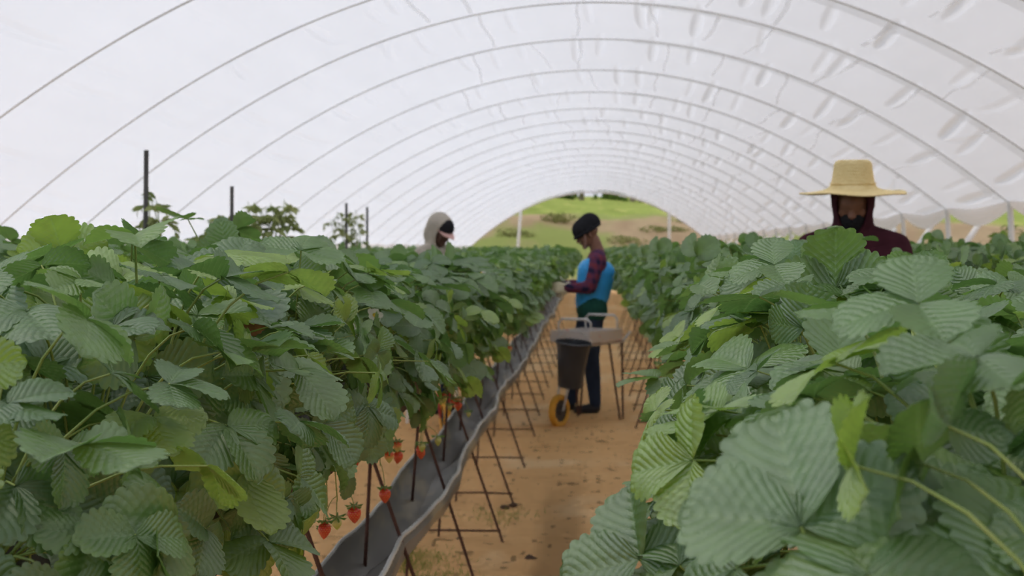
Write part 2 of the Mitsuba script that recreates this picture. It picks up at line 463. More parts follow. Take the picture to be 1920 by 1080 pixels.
ys_stand = [3.3, 4.42, 5.55, 6.7, 7.72, 9.05, 10.5, 11.75, 13.0, 14.2, 15.4, 16.6, 17.8, 19.0, 20.3, 21.6, 23.0]
for n, y in enumerate(ys_stand):
    stand(ROW_LEFT, y, 1, f'rusty wire stand astride the gutter, {ORD[n]} counted from the camera')
for n, y in enumerate(np.arange(6.2, 22, 1.2)):
    stand(ROW_RIGHT, y, -1, f'rusty wire stand under the row right of the path, {ORD[n]} in view from the camera')
for n, y in enumerate(np.arange(5.2, 13, 1.2)):
    stand(ROW_FAR_LEFT, y, 1, f'rusty wire stand below the far left row, {ORD[n]} in view from the camera')


def gutter_mesh():
    ys = np.arange(2.9, 43, 0.05)
    n1 = meshkit.fbm(np.stack([ys * 0.9, ys * 0, ys * 0], 1), 3, seed=21) - 0.5
    n2 = meshkit.fbm(np.stack([ys * 1.6, ys * 0 + 3, ys * 0], 1), 3, seed=22) - 0.5
    n3 = meshkit.fbm(np.stack([ys * 1.3, ys * 0 + 7, ys * 0], 1), 3, seed=23) - 0.5
    rows = []
    for y, a, b, c in zip(ys, n1, n2, n3):
        x0, x1, z0 = -0.765 + 0.06 * b, -0.555 + 0.09 * a, 0.465 + 0.06 * c
        d = 0.10 + 0.05 * b
        prof = [(x0 - .012, z0 - .02), (x0, z0), (x0 + .025, z0 - d * .55), ((x0 + x1) / 2 - .01, z0 - d), (x1 - .03, z0 - d * .62), (x1, z0 + .008), (x1 + .012, z0 - .012), (x1 + .004, z0 - .045 - .05 * abs(a))]
        rows.append([(x, y, z) for x, z in prof])
    v = np.array(rows)
    inner = v.reshape(-1, 3)
    f = grid(len(v), v.shape[1])
    return inner, f


gm = gutter_mesh()
add('drain_gutter__channel', gm, 'gutter_plastic', 35)
scene['gutter_edge'] = procedural(lambda p, n, uv: mix((0.34, 0.34, 0.34), (0.72, 0.72, 0.71), noise(p.x * 8, p.y * 5, p.z * 8)), 0.35, 0.6)
for c, wd in ((1, .006), (5, .008)):
    add('drain_gutter__edge', tube(gm[0].reshape(-1, 8, 3)[:, c] + [0, 0, .004], wd, 6), 'gutter_edge', True, label='pale bright edge of the gutter')
tag('drain_gutter', 'long grey plastic drain gutter sagging between the wire stands left of the path', 'gutter')

# ------------------------------------------------------------------ strawberry leaves
NS, NV = (34, 18, 8, 3), (10, 4, 4, 2)


def leaflet(L, lod, r, k):
    """A leaflet from the origin along +x, upper side +z; teeth, veins, fold and curl. (v, f, uv)"""
    ns, nv = NS[lod], NV[lod]
    s = np.linspace(0, 1, ns + 1)
    u = 0.45 * s + 0.55 * (1 - np.cos(PI * s)) / 2
    w = 0.475 * np.maximum(np.sin(PI * s), 0) ** 0.72 * (0.74 + 0.46 * u)
    v = np.linspace(-1, 1, nv + 1)
    U, V = np.meshgrid(u, v, indexing='ij')
    W, S = np.broadcast_to(w[:, None], U.shape), np.broadcast_to(s[:, None], U.shape)
    N = 8.5
    tooth = (np.abs(np.sin(PI * N * S)) ** 0.7 - 0.55) if lod == 0 else (np.where(np.arange(ns + 1) % 2, 0.45, -0.55)[:, None] * np.ones_like(V) if lod == 1 else 0 * U)
    t = 1 + 0.13 * tooth * np.abs(V) ** 5 * np.clip(S * 4 - 0.6, 0, 1)
    X = U + 0.05 * tooth * np.abs(V) ** 5 * np.clip(S * 2 - 0.9, 0, 1)
    Y = V * W * t
    a = np.abs(Y)
    fold, curl, droop = r.uniform(0.10, 0.60), r.uniform(-0.15, 0.40), r.uniform(-0.3, 0.7)
    Z = fold * a * (1 - 0.4 * U) - curl * (U - 0.15).clip(0) ** 2 - droop * a * a * 1.2
    Z = Z + 0.035 * np.sin(5 * U + r.uniform(0, 6)) * (V ** 2) + 0.03 * np.sin(7 * U + r.uniform(0, 6)) * V * W
    if lod < 2:
        q = (U - 0.42 * np.abs(V)) * 8
        Z = Z + (0.020 if lod == 0 else 0.014) * np.abs(np.sin(PI * q)) ** 0.6 * np.clip(1.2 - np.abs(V), 0, 1) ** .5 * np.clip(4 * W, 0, 1) - 0.016 * np.exp(-(Y / 0.035) ** 2)
    P = np.stack([X, Y, Z], -1) * L
    # weld the base row into one point
    n0 = nv + 1
    f = grid(ns + 1, n0)
    vv, uv = P.reshape(-1, 3)[n0 - 1:], np.stack([2 * k + U.clip(0.01, 0.99), V * 0.5 + 0.5], -1).reshape(-1, 2)[n0 - 1:]
    vv[0] = 0
    f = np.maximum(f - (n0 - 1), 0)
    f = f[(f[:, 0] != f[:, 1]) & (f[:, 1] != f[:, 2]) & (f[:, 0] != f[:, 2])]
    return vv, f, uv


def rot(axis, ang):
    return trimesh.transformations.rotation_matrix(ang, axis)[:3, :3]


def blade(L, lod, r, k):
    """A trifoliate leaf about the origin, its middle leaflet along +x."""
    out = []
    spread = r.uniform(1.15, 1.75)
    for j, base in enumerate((0.0, spread, -spread * r.uniform(0.9, 1.1))):
        v, f, uv = leaflet(L * (r.uniform(0.95, 1.08) if j == 0 else r.uniform(0.85, 1.0)), lod, r, k)
        R = rot([0, 0, 1], base) @ rot([0, 1, 0], r.uniform(-0.22, 0.30)) @ rot([1, 0, 0], r.uniform(-0.25, 0.25))
        out.append((v @ R.T, f, uv))
    return cat(out)


def frame(p, n, a):
    n = np.asarray(n, float) / np.linalg.norm(n)
    a = np.asarray(a, float) - np.dot(a, n) * n
    a /= np.linalg.norm(a)
    m = np.eye(4)
    m[:3, 0], m[:3, 1], m[:3, 2], m[:3, 3] = a, np.cross(n, a), n, p
    return m


def plant_plan(seed, leaves=22, end=False):
    """Where the leaves of one plant sit: crown at the origin, a dome that hangs over the bag."""
    r = np.random.default_rng(seed)
    plan = []
    for i in range(20 if end else 9):         # a skirt that hangs over the side of the bag, towards +x
        phi = r.uniform(-1.7, 1.3) if end else r.uniform(-1.0, 1.0)
        out = np.array([math.cos(phi), math.sin(phi), 0])
        z = r.uniform(-0.09, 0.05) if i < 5 else r.uniform(-0.05, 0.20)
        p = np.array([r.uniform(0.10, 0.175) + 0.25 * min(z + .10, .12) * r.random(), 0.30 * math.sin(phi), z])
        if end:
            p[:2] = out[:2] * r.uniform(0.15, 0.215) * (1 if z < .1 else .85)
        n = np.array([1.0, 0, r.uniform(-.1, .8)]) + r.normal(0, 0.28, 3)
        if end:
            n[:2] += out[:2] - [1, 0]
        plan.append((p, n, np.array([0.1, 0, -1.0]) + r.normal(0, 0.5, 3), r.uniform(0.060, 0.085), int(r.integers(0, 40)), int(r.integers(1 << 30))))
    for i in range(leaves):
        phi = i * 2.39996 + r.uniform(-.35, .35)
        q = math.sqrt((i + 0.4) / leaves)
        rad = 0.03 + 0.225 * q + r.uniform(-.03, .03)
        top = 0.325 * math.sqrt(max(1 - (rad / 0.325) ** 2, 0.03))
        z = top * r.uniform(0.72, 1.06) - 0.10 * max(0, q - 0.72) / 0.28 * r.uniform(0.2, 1.2) + 0.015
        if math.cos(phi) < -0.3 and z < 0.12:
            z = 0.12 + 0.1 * r.random()
        out = np.array([math.cos(phi), math.sin(phi), 0])
        p = out * rad + [0, 0, z]
        tilt = 0.05 + 0.70 * q + r.uniform(-.35, .35)
        if r.random() < 0.14:
            tilt = r.uniform(1.0, 1.9)
        n = np.array([0, 0, math.cos(tilt)]) + out * math.sin(tilt) + r.normal(0, 0.17, 3)
        a = out * (0.6 + 0.4 * q) + np.array([0, 0, -0.5 * q]) + r.normal(0, 0.55, 3)
        plan.append((p, n, a, r.uniform(0.060, 0.088) * (0.82 if q < 0.25 else 1), int(r.integers(0, 40)), int(r.integers(1 << 30))))
    return plan


PLANS = [plant_plan(100 + i) for i in range(12)] + [plant_plan(300 + i, 20, True) for i in range(3)]
CACHE = {}


def stalk_arrays(p, sides=5, n=7):
    c = np.array([p[0] * 0.35, p[1] * 0.35, max(p[2], 0.03) * 0.75 + 0.05])
    return tube(bezier((p[0] * .06, p[1] * .06, -0.02), c, p, n), np.linspace(0.0026, 0.0014, n), sides, False)


def leaf_pieces(i, lod):
    """Ply dicts of the leaves (and stalks) of plan i, shared by all plants of that plan."""
    if (i, lod) not in CACHE:
        out = []
        for p, n, a, L, k, seed in PLANS[i]:
            v, f, uv = blade(L, lod, np.random.default_rng(seed), k)
            m = frame(p, n, a)
            out.append((mikit.ply((v @ m[:3, :3].T + m[:3, 3], f), 'leaf', True, uv=uv), mikit.ply(stalk_arrays(p, 5 if lod == 0 else 3, 7 if lod == 0 else 5), 'stalk', True)))
        CACHE[i, lod] = out
    return CACHE[i, lod]


def foliage_arrays(i, lod, every=1):
    if (i, lod, 'all', every) not in CACHE:
        parts, size = [], 1.0 if every == 1 else 1.18
        for p, n, a, L, k, seed in PLANS[i][::1 if every == 1 else every]:
            v, f, uv = blade(L * size, lod, np.random.default_rng(seed), k)
            m = frame(p, n, a)
            parts.append((v @ m[:3, :3].T + m[:3, 3], f, uv))
        CACHE[i, lod, 'all', every] = cat(parts)
    return CACHE[i, lod, 'all', every]


def foliage_piece(i, lod):
    if (i, lod, 'ply') not in CACHE:
        v, f, uv = foliage_arrays(i, lod)
        CACHE[i, lod, 'ply'] = mikit.ply((v, f), 'leaf', True, uv=uv)
        CACHE[i, lod, 'stalks'] = mikit.ply(cat([stalk_arrays(p, 3, 4) for p, *_ in PLANS[i]]), 'stalk', True)
    return CACHE[i, lod, 'ply'], CACHE[i, lod, 'stalks']


def placing(x, y, z, rz, sc, sz=1.0):
    c, s = math.cos(rz) * sc, math.sin(rz) * sc
    return np.array([[c, -s, 0, x], [s, c, 0, y], [0, 0, sc * sz, z], [0, 0, 0, 1.0]])


# ---- berries, trusses, flowers
def berry_mesh(L, wide):
    s = np.linspace(0, 1, 12)
    prof = np.stack([wide * np.sin(PI * np.clip(s, 0.0, 1)) ** 0.62 * (1.12 - 0.62 * s), -L * s], 1)
    prof[0, 0] = prof[-1, 0] = 0
    v, f = lathe(prof, 16)
    uv = np.stack([np.repeat(s, 16), np.tile(np.arange(16) / 16, 12)], 1)
    v[:, 2] += 0.0004 * np.sin(np.arange(len(v)) * 1.7)
    return v, f[:, ::-1], uv


def calyx_mesh():
    vs, fs = [(0, 0, 0.003)], []
    for i in range(7):
        t, h = i * 2 * PI / 7, PI / 7 * 0.8
        n = len(vs)
        vs += [(0.007 * math.cos(t - h), 0.007 * math.sin(t - h), 0.001), (0.015 * math.cos(t), 0.015 * math.sin(t), -0.0035), (0.021 * math.cos(t), 0.021 * math.sin(t), 0.002), (0.007 * math.cos(t + h), 0.007 * math.sin(t + h), 0.001)]
        fs += [(0, n, n + 1), (0, n + 1, n + 3), (n, n + 2, n + 1), (n + 1, n + 2, n + 3)]
    v, f = np.array(vs), np.array(fs)
    return v, f, np.tile([[4.5, 0.4]], (len(v), 1))


BERRY = {}
for kind, L, wd in (('red', 0.040, 0.0175), ('turning', 0.036, 0.016), ('green', 0.026, 0.011)):
    v, f, uv = berry_mesh(L, wd)
    BERRY[kind] = mikit.ply((v, f), 'berry_' + kind, True, uv=uv)
cv, cf, cuv = calyx_mesh()
CALYX = mikit.ply((cv, cf), 'leaf', True, uv=cuv)


def flower_arrays():
    vs, fs = [], []
    for i in range(5):
        t = i * 2 * PI / 5
        ring = [(0.002, 0, 0)] + [(0.011 + 0.009 * math.cos(a), 0.0085 * math.sin(a), 0.002 + 0.002 * math.cos(a)) for a in np.linspace(0, 2 * PI, 9)[:-1]]
        R = rot([0, 0, 1], t)
        n = len(vs)
        vs += list(np.array(ring) @ R.T)
        fs += [(n, n + 1 + j, n + 1 + (j + 1) % 8) for j in range(8)]
    return np.array(vs), np.array(fs)


PETALS = mikit.ply(flower_arrays(), 'petal', True)
_d = trimesh.creation.icosphere(2, 0.0055)
scene['flower_yellow'] = plain((0.75, 0.55, 0.08), 0.7)
DISC = mikit.ply(_d, 'flower_yellow', True)


def truss(key, root, end, r, kinds, drop=0.05):
    """A hanging fruit stalk with its fruits, parts of the plant."""
    root, end = np.asarray(root), np.asarray(end)
    side = np.array([end[0] - root[0], end[1] - root[1], 0])
    mid = root + side * 0.85 + [0, 0, 0.05]
    add(key + '__fruit_stalk', tube(bezier(root, mid, end, 9), np.linspace(0.0022, 0.0014, 9), 4, False), 'stalk', True)
    for j, kind in enumerate(kinds):
        o = r.uniform(-.035, .035, 3) * [1, 1.3, 0] + [0, 0, -r.uniform(0.3, 1) * drop]
        tip = end + o
        add(key + '__fruit_stalk', tube(bezier(end + [0, 0, 0.01], end + o * [0.8, 0.8, 0.1], tip, 5), 0.0011, 3, False), 'stalk', True)
        m = np.eye(4)
        m[:3, :3] = rot([math.cos(j * 2), math.sin(j * 2), 0], r.uniform(0, 0.35)) @ rot([0, 0, 1], r.uniform(0, 6)) * r.uniform(0.85, 1.12)
        m[:3, 3] = tip
        word = {'red': 'ripe red strawberry', 'turning': 'half-ripe strawberry, pale at the top and red at the tip', 'green': 'small unripe green strawberry'}[kind]
        b = add(key + '__fruit', BERRY[kind], None, m=m, label=word)
        add(b + '__calyx', CALYX, None, m=m)


def flower(key, p, n, size=1.0):
    m = frame(p, n, [0.3, 0.2, 1]); m[:3, :3] *= size
    k = add(key + '__flower', PETALS, None, m=m, label='white five-petalled strawberry flower')
    add(k + '__flower_centre', DISC, None, m=m)


# ---- the plants
prng = np.random.default_rng(77)
STUFF = []
n_plants = 0
WHERE = {1: 'on the path side', -1: 'on the far side'}
PLANTS = []                                   # (key, x, y, row, side)


def strawberry(x, y, row, side, index):
    global n_plants
    i, rz, sc = int(prng.integers(12)), (0 if x > row else PI) + prng.uniform(-.45, .45), prng.uniform(0.92, 1.10)
    sz = prng.uniform(0.88, 1.12)
    if row == ROW_RIGHT and y < 2.2:
        sz *= 0.80
    if row == ROW_LEFT:
        sz *= 0.90 if y < 2.2 else 1.0 if y < 3.6 else 0.86 if y < 6 else 0.78
    if row == ROW_RIGHT and y >= 2.2:
        sz *= 0.90
    if row == ROW_LEFT and y < 1.9:
        rz += -0.9 if side == 1 else 0.9
    if row == ROW_RIGHT:
        x -= 0.16 * float(np.clip((4.2 - y) / 2.4, 0, 1))
    if row == ROW_LEFT:
        x -= 0.055 * float(np.clip((6.0 - y) / 2.5, 0, 1))
    if row == ROW_LEFT and y < 2.25:
        i = 12 + index % 3
    m = placing(x + prng.uniform(-.02, .02), y, BAG_TOP - 0.02, rz, sc, sz)
    k = numbered('strawberry_plant')
    n_plants += 1
    if y < 7.2 and row in (ROW_LEFT, ROW_RIGHT):
        lod = 0 if y < 2.5 else 1
        for (lp, sp), plan in zip(leaf_pieces(i, lod), PLANS[i]):
            if m[1, :3] @ plan[0] + m[1, 3] < 0.98:      # nothing grows right against the camera
                continue
            lk = add(k + '__leaf', lp, None, m=m)
            if y < 3.6:
                add(lk + '__stalk', sp, None, m=m)
        if y >= 3.6:
            add(k + '__stalks', foliage_piece(i, 2)[1], None, m=m)
    else:
        fp, sp = foliage_piece(i, 2)
        add(k + '__foliage', fp, None, m=m)
    PLANTS.append((k, m[0, 3], y, row, side))
    return k


ROWS = ((ROW_LEFT, 1, 1.45, 15.6), (ROW_RIGHT, -1, 0.95, 14.0), (ROW_FAR_RIGHT, -1, 5.0, 9.2), (ROW_FAR_LEFT, 1, 4.2, 7.6))
for row, to_path, y0, y1 in ROWS:
    for lane in (1, -1):
        c = 0
        for y in np.arange(y0 + (0.13 if lane < 0 else 0), y1, 0.26):
            yy = y + prng.uniform(-.04, .04)
            if row == ROW_LEFT and lane == -1 and y < 1.6:
                continue
            strawberry(row + lane * to_path * 0.115, yy, row, lane, c)
            c += 1
SHORT = {ROW_LEFT: 'left row', ROW_RIGHT: 'right row', ROW_FAR_RIGHT: 'far right row', ROW_FAR_LEFT: 'far left row'}
count = {}
for k, x, y, row, side in PLANTS:
    n = count[row, side] = count.get((row, side), -1) + 1
    tag(k, f"leafy strawberry plant, {ORD[n]} from the camera along the {'path' if side == 1 else 'outer'} edge of the {SHORT[row]}", 'strawberry plant', f'strawberry plants {WHERE[side]} of {ROW_WORDS[row]}')

# past the individuals: the rest of the rows
far = []
for row, y0 in ((ROW_LEFT, 15.4), (ROW_RIGHT, 14.0), (ROW_FAR_RIGHT, 9.2), (ROW_FAR_LEFT, 7.6), (-3.2, 9.0), (3.1, 9.0)):
    for lane in (1, -1):
        for y in np.arange(y0, 43.6, 0.28 if y0 < 30 else 0.3):
            i, lod = int(prng.integers(12)), 3
            v, f, uv = foliage_arrays(i, lod, 2)
            m = placing(row + lane * .115 + prng.uniform(-.02, .02), y + prng.uniform(-.05, .05), BAG_TOP - .02, (0 if lane > 0 else PI) + prng.uniform(-.5, .5), prng.uniform(.95, 1.15), prng.uniform(.72, .95))
            far.append((v @ m[:3, :3].T + m[:3, 3], f, uv))
v, f, uv = cat(far)
add('strawberry_foliage', (v, f), 'leaf', True, uv=uv)
tag('strawberry_foliage', 'strawberry leaves of the far ends of the rows towards the tunnel opening', 'foliage', kind='stuff')

# fruit on the path side of the left row, a few on the right row
for k, x, y, row, side in PLANTS:
    r = np.random.default_rng(int(y * 1000) + 7)
    if row == ROW_LEFT and side == 1 and y < 8.5:
        for j in range(1 + (r.random() < .45)):
            root = (x + 0.06, y + r.uniform(-.08, .08), BAG_TOP + 0.01)
            end = (ROW_LEFT + r.uniform(0.12, 0.25) - 0.05 * (y < 4), y + r.uniform(-.15, .15), r.uniform(0.80, 0.92))
            kinds = [['red', 'turning', 'green', 'green'][int(q)] for q in r.choice(4, size=int(r.integers(1, 3)), p=[.20, .27, .28, .25])]
            truss(k, root, end, r, kinds)
    if row == ROW_RIGHT and side == 1 and 2.4 < y < 6 and r.random() < 0.5:
        truss(k, (x - .06, y, BAG_TOP), (ROW_RIGHT - 0.36, y, r.uniform(0.92, 1.0)), r, ['green', 'green'])
    if side == 1 and y < 6 and r.random() < 0.22:
        s = 1 if row == ROW_LEFT else -1
        p = np.array([x + s * r.uniform(.1, .22), y + r.uniform(-.1, .1), r.uniform(1.18, 1.30)])
        add(k + '__fruit_stalk', tube(bezier((x, y, BAG_TOP), (x + s * .05, y, p[2]), p, 6), 0.0014, 4, False), 'stalk', True)
        flower(k, p, (s * 0.6, -0.6, 0.5))

# ------------------------------------------------------------------ tall staked plants of the far left row
def vine(x, y, z0, z1, spread, stems, n, seed, label, lean=0.0, size=0.75):
    r = np.random.default_rng(seed)
    k = numbered('staked_vine')
    tag(k, label, 'vine plant')
    for s in range(stems):
        bx = x + (s - (stems - 1) / 2) * spread / max(stems, 1)
        top = (bx + r.uniform(-.05, .05), y + r.uniform(-.1, .1), z1 - r.uniform(0, 0.12) - lean * (stems - 1 - s))
        pts = bezier((bx, y, z0), (bx + r.uniform(-.06, .06), y, (z0 + z1) / 2), top, 10)
        add(k + '__stem', tube(pts, np.linspace(0.006, 0.002, 10), 5), 'stalk', True)
        for j in range(n):
            t = (j + 0.6) / n
            base = pts[min(int(t * 9), 9)]
            ph = j * 2.4 + r.uniform(-.4, .4)
            out = np.array([math.cos(ph), math.sin(ph), 0])
            ln = size * r.uniform(0.12, 0.22) * (1.15 - 0.5 * t)
            tip = base + out * ln + [0, 0, r.uniform(-.06, .03)]
            mid = base + out * ln * .5 + [0, 0, 0.05]
            parts = [tube(bezier(base, mid, tip, 6), 0.0016, 3, False)]
            for q in np.linspace(0.25, 1.0, 6):
                c = bezier(base, mid, tip, 21)[int(q * 20)]
                for sd in ((-1, 1) if q < 0.95 else (0,)):
                    L = (0.4 + 0.6 * size) * r.uniform(0.04, 0.075)
                    ax = np.cross(out, [0, 0, 1]) * sd * .8 + out * .4 + np.array([0, 0, -0.9]) * r.uniform(.3, 1.1)
                    m = frame(c, r.normal(0, 1, 3) + [0, 0, .8], ax)
                    u = np.linspace(0, 1, 6)
                    w = 0.24 * np.sin(PI * u ** .8) * (1.15 - .6 * u)
                    vv = np.concatenate([np.stack([u, -w, 0.15 * w - .25 * u * u], 1), np.stack([u, w, 0.15 * w - .25 * u * u], 1)]) * L
                    ff = [(i, i + 1, i + 7) for i in range(5)] + [(i, i + 7, i + 6) for i in range(5)]
                    parts.append((vv @ m[:3, :3].T + m[:3, 3], np.array(ff)))
            add(k + '__leaf', cat(parts), 'vine_leaf', True)
    return k


scene['stake_wood'] = procedural(lambda p, n, uv: mix((0.055, 0.055, 0.055), (0.13, 0.125, 0.12), fbm(p.x * 40, p.y * 40, p.z * 6)), 0.8, 0.2)


def stake(x, y, z1, dx, label, r=0.011):
    k = add('garden_stake', tube([(x - dx, y, -0.05), (x, y, z1)], r, 7), 'stake_wood', 40)
    tag(k, label, 'stake')


stake(-1.98, 6.32, 1.815, 0.03, 'tallest dark garden stake with bare top, behind the left row')
vine(-1.97, 6.36, 1.06, 1.70, 0.14, 3, 11, 1, 'thin pale vine plant climbing the tallest stake at the left', size=0.55)
stake(-2.07, 8.2, 1.735, 0.02, 'dark garden stake rising from the widest bushy vine behind the left row')
vine(-1.98, 8.25, 1.06, 1.76, 0.52, 7, 20, 2, 'widest and densest green vine bush behind the left row', lean=0.035, size=0.9)
stake(-1.99, 11.6, 1.745, 0.0, 'thin garden stake standing in the small round vine nearer the hooded worker')
vine(-1.99, 11.65, 1.06, 1.71, 0.22, 5, 14, 3, 'small round vine bush behind the left row, nearest to the hooded worker', size=0.55)
stake(-2.0, 12.75, 1.745, 0.01, 'thinnest garden stake, last before the hooded worker')

# ------------------------------------------------------------------ outside: trees, bushes, grass
def clump_arrays(c, rad, n, size, r, flat=1.0):
    d = r.normal(0, 1, (n, 3)); d /= np.linalg.norm(d, axis=1, keepdims=True)
    p = np.asarray(c) + d * (r.uniform(0.55, 1.0, (n, 1)) ** .5) * np.array(rad)
    t = r.normal(0, 1, (n, 3)); t /= np.linalg.norm(t, axis=1, keepdims=True)
    nn = d + 0.6 * r.normal(0, 1, (n, 3)); b = np.cross(nn, t); b /= np.linalg.norm(b, axis=1, keepdims=True); t = np.cross(b, nn); t /= np.linalg.norm(t, axis=1, keepdims=True)
    L = size * r.uniform(.6, 1.3, (n, 1))
    v = np.stack([p - t * L, p + b * L * .5, p + t * L, p - b * L * .5], 1).reshape(-1, 3)
    i = np.arange(n) * 4
    return v, np.vstack([np.stack([i, i + 1, i + 2], 1), np.stack([i, i + 2, i + 3], 1)])


scene['dry_shrub'] = {'type': 'principledthin', 'base_color': mikit.proc(lambda p, n, uv: mix((0.22, 0.27, 0.08), (0.40, 0.38, 0.17), noise(p.x * 5, p.y * 5, p.z * 5))), 'roughness': 0.6, 'diff_trans': 0.8}


def bush(x, y, z, rad, n, size, seed, name, label, category='bush', leaf='shrub_leaf'):
    r = np.random.default_rng(seed)
    k = numbered(name)
    parts = [clump_arrays((x + r.uniform(-.6, .6) * rad[0], y + r.uniform(-.6, .6) * rad[1], z + rad[2] * r.uniform(0.2, 1.0)), np.array(rad) * r.uniform(.45, .75), n // 5, size, r) for _ in range(5)]
    add(k + '__foliage', cat(parts), leaf, False)
    add(k + '__stem', tube([(x, y, z - .3), (x + .05 * rad[0], y, z + rad[2])], [0.05 * rad[0], 0.02 * rad[0]], 6), 'bark', True)
    tag(k, label, category)


def tree(x, y, h, rad, seed, label):
    r = np.random.default_rng(seed)
    z = float(hill_height(np.array(x), np.array(y))) - 0.2
    k = numbered('tree')
    add(k + '__trunk', tube([(x, y, z), (x + .1, y, z + h * .35), (x - .05, y, z + h * .75)], [0.32, 0.24, 0.10], 9), 'bark', True)
    parts = [clump_arrays((x + r.uniform(-.5, .5) * rad, y + r.uniform(-.5, .5) * rad, z + h * r.uniform(.55, .95)), (rad * .6, rad * .6, h * .2), 260, 0.35, r) for _ in range(6)]
    add(k + '__crown', cat(parts), 'shrub_leaf', False)
    tag(k, label, 'tree')


for i, (x, h) in enumerate(((-7.5, 7.5), (-1.2, 8), (4.4, 8.5), (9.6, 8), (15.6, 8.5))):
    tree(x, 158 + 5 * (i % 2), h, 2.3, 40 + i, f'tree with a pale trunk at the top of the green hill, {ORD[i]} from the left')
for i, (x, y, rx) in enumerate(((-7.0, 140, 2.4), (-2.6, 148, 1.9), (1.9, 149, 1.7), (6.4, 151, 1.9), (11.0, 152, 1.7))):
    z = float(hill_height(np.array(x), np.array(y)))
    bush(x, y, z - .2, (rx, 2, 1.6 if i else 2.4), 700, 0.22, 60 + i, 'hill_bush', f'dark green bush near the top of the hill, {ORD[i]} from the left')
bank_words = ['second from the left', 'beside the worker in the blue vest', 'third from the right', 'second from the right, by the upright post', 'rightmost', 'leftmost']
for i, (x, y, rx, rz) in enumerate(((-3.0, 56, .9, .28), (-1.5, 59, 1.0, .30), (1.35, 55, .7, .30), (2.6, 57, 1.1, .25), (4.1, 60, .9, .32), (-4.2, 60, 1.0, .32))):
    z = float(hill_height(np.array(x), np.array(y)))
    bush(x, y, z - .12, (rx, .6, rz), 420, 0.07, 80 + i, 'bank_shrub', f'low dry shrub on the brown bank, {bank_words[i]}', 'shrub', leaf='dry_shrub')
names = ['nearest the right edge', 'second from the right edge', 'third from the right edge', 'closest to the worker in the straw hat']
for i, (x, y, h) in enumerate(((5.6, 14.5, 1.5), (5.3, 17.5, 1.45), (5.8, 21.5, 1.75), (5.2, 26.0, 1.6))):
    bush(x, y, 0, (1.0, 1.5, h * .62), 900, 0.11, 120 + i, 'outdoor_bush', f'green bush outside below the right film edge, {names[i]}')


def tuft(x, y, n, seed, label):
    r = np.random.default_rng(seed)
    out = []
    for _ in range(n):
        b = np.array([x + r.normal(0, .09), y + r.normal(0, .12), -0.01])
        d = r.normal(0, .025, 2); h = r.uniform(.015, .05)
        w = np.array([.0025, .001, 0])
        out.append((np.array([b - w, b + w, b + [d[0], d[1], h]]), np.array([[0, 1, 2]])))
    k = add('grass', cat(out), 'grass_blade', False)
    tag(k, label, 'grass', kind='stuff')


tuft(-0.80, 6.3, 420, 5, 'sparse short grass on the soil beside the gutter, nearest patch')
tuft(-0.66, 5.9, 260, 6, 'small grass patch under the near gutter')
tuft(-0.47, 7.35, 160, 7, 'thin grass patch by the rail of a wire stand')

# ------------------------------------------------------------------ people
scene['skin_dark'] = procedural(lambda p, n, uv: mix((0.060, 0.030, 0.022), (0.105, 0.055, 0.040), fbm(p.x * 40, p.y * 40, p.z * 40)), 0.5, 0.35)
scene['skin_brown'] = procedural(lambda p, n, uv: mix((0.17, 0.075, 0.048), (0.24, 0.115, 0.075), fbm(p.x * 40, p.y * 40, p.z * 40)), 0.5, 0.35)
scene['eye_white'] = plain((0.5, 0.47, 0.42), 0.3)
scene['eye_dark'] = plain((0.02, 0.014, 0.01), 0.3)
scene['lip'] = plain((0.16, 0.06, 0.05), 0.5)
scene['denim'] = procedural(lambda p, n, uv: mix((0.016, 0.026, 0.052), (0.040, 0.058, 0.105), fbm(p.x * 25, p.y * 25, p.z * 12)), 0.9, 0.1)
scene['black_cloth'] = procedural(lambda p, n, uv: mix((0.010, 0.010, 0.012), (0.024, 0.024, 0.028), noise(p.x * 120, p.y * 120, p.z * 160)), 0.9, 0.1)
scene['maroon_cloth'] = procedural(lambda p, n, uv: mix((0.035, 0.010, 0.016), (0.070, 0.020, 0.030), fbm(p.x * 25, p.y * 25, p.z * 25)), 0.9, 0.1)
scene['blue_vest'] = procedural(lambda p, n, uv: mix((0.02, 0.24, 0.60), (0.05, 0.40, 0.80), fbm(p.x * 9, p.y * 9, p.z * 6)), 0.55, 0.3)
scene['green_cloth'] = procedural(lambda p, n, uv: mix((0.010, 0.055, 0.045), (0.022, 0.10, 0.075), fbm(p.x * 20, p.y * 20, p.z * 20)), 0.9, 0.1)
scene['glove_cloth'] = plain((0.62, 0.56, 0.40), 0.9)
scene['beige_cloth'] = procedural(lambda p, n, uv: mix((0.30, 0.27, 0.23), (0.50, 0.45, 0.38), fbm(p.x * 14, p.y * 14, p.z * 14)), 0.9, 0.1)
scene['pink_cloth'] = plain((0.60, 0.36, 0.33), 0.8)
scene['shoe_rubber'] = plain((0.018, 0.018, 0.024), 0.6)


def plaid(p, n, uv):
    a = dr.select(dr.sin(p.z * 75 + p.x * 18) > 0.1, 1.0, 0.0)
    b = dr.select(dr.sin((p.x + p.y) * 90) > 0.1, 1.0, 0.0)
    c = mix((0.16, 0.035, 0.05), (0.05, 0.035, 0.10), 0.5 * a + 0.5 * b)
    return mix(c, (0.012, 0.012, 0.03), a * b * 0.7)


scene['plaid_cloth'] = procedural(plaid, 0.9, 0.1)


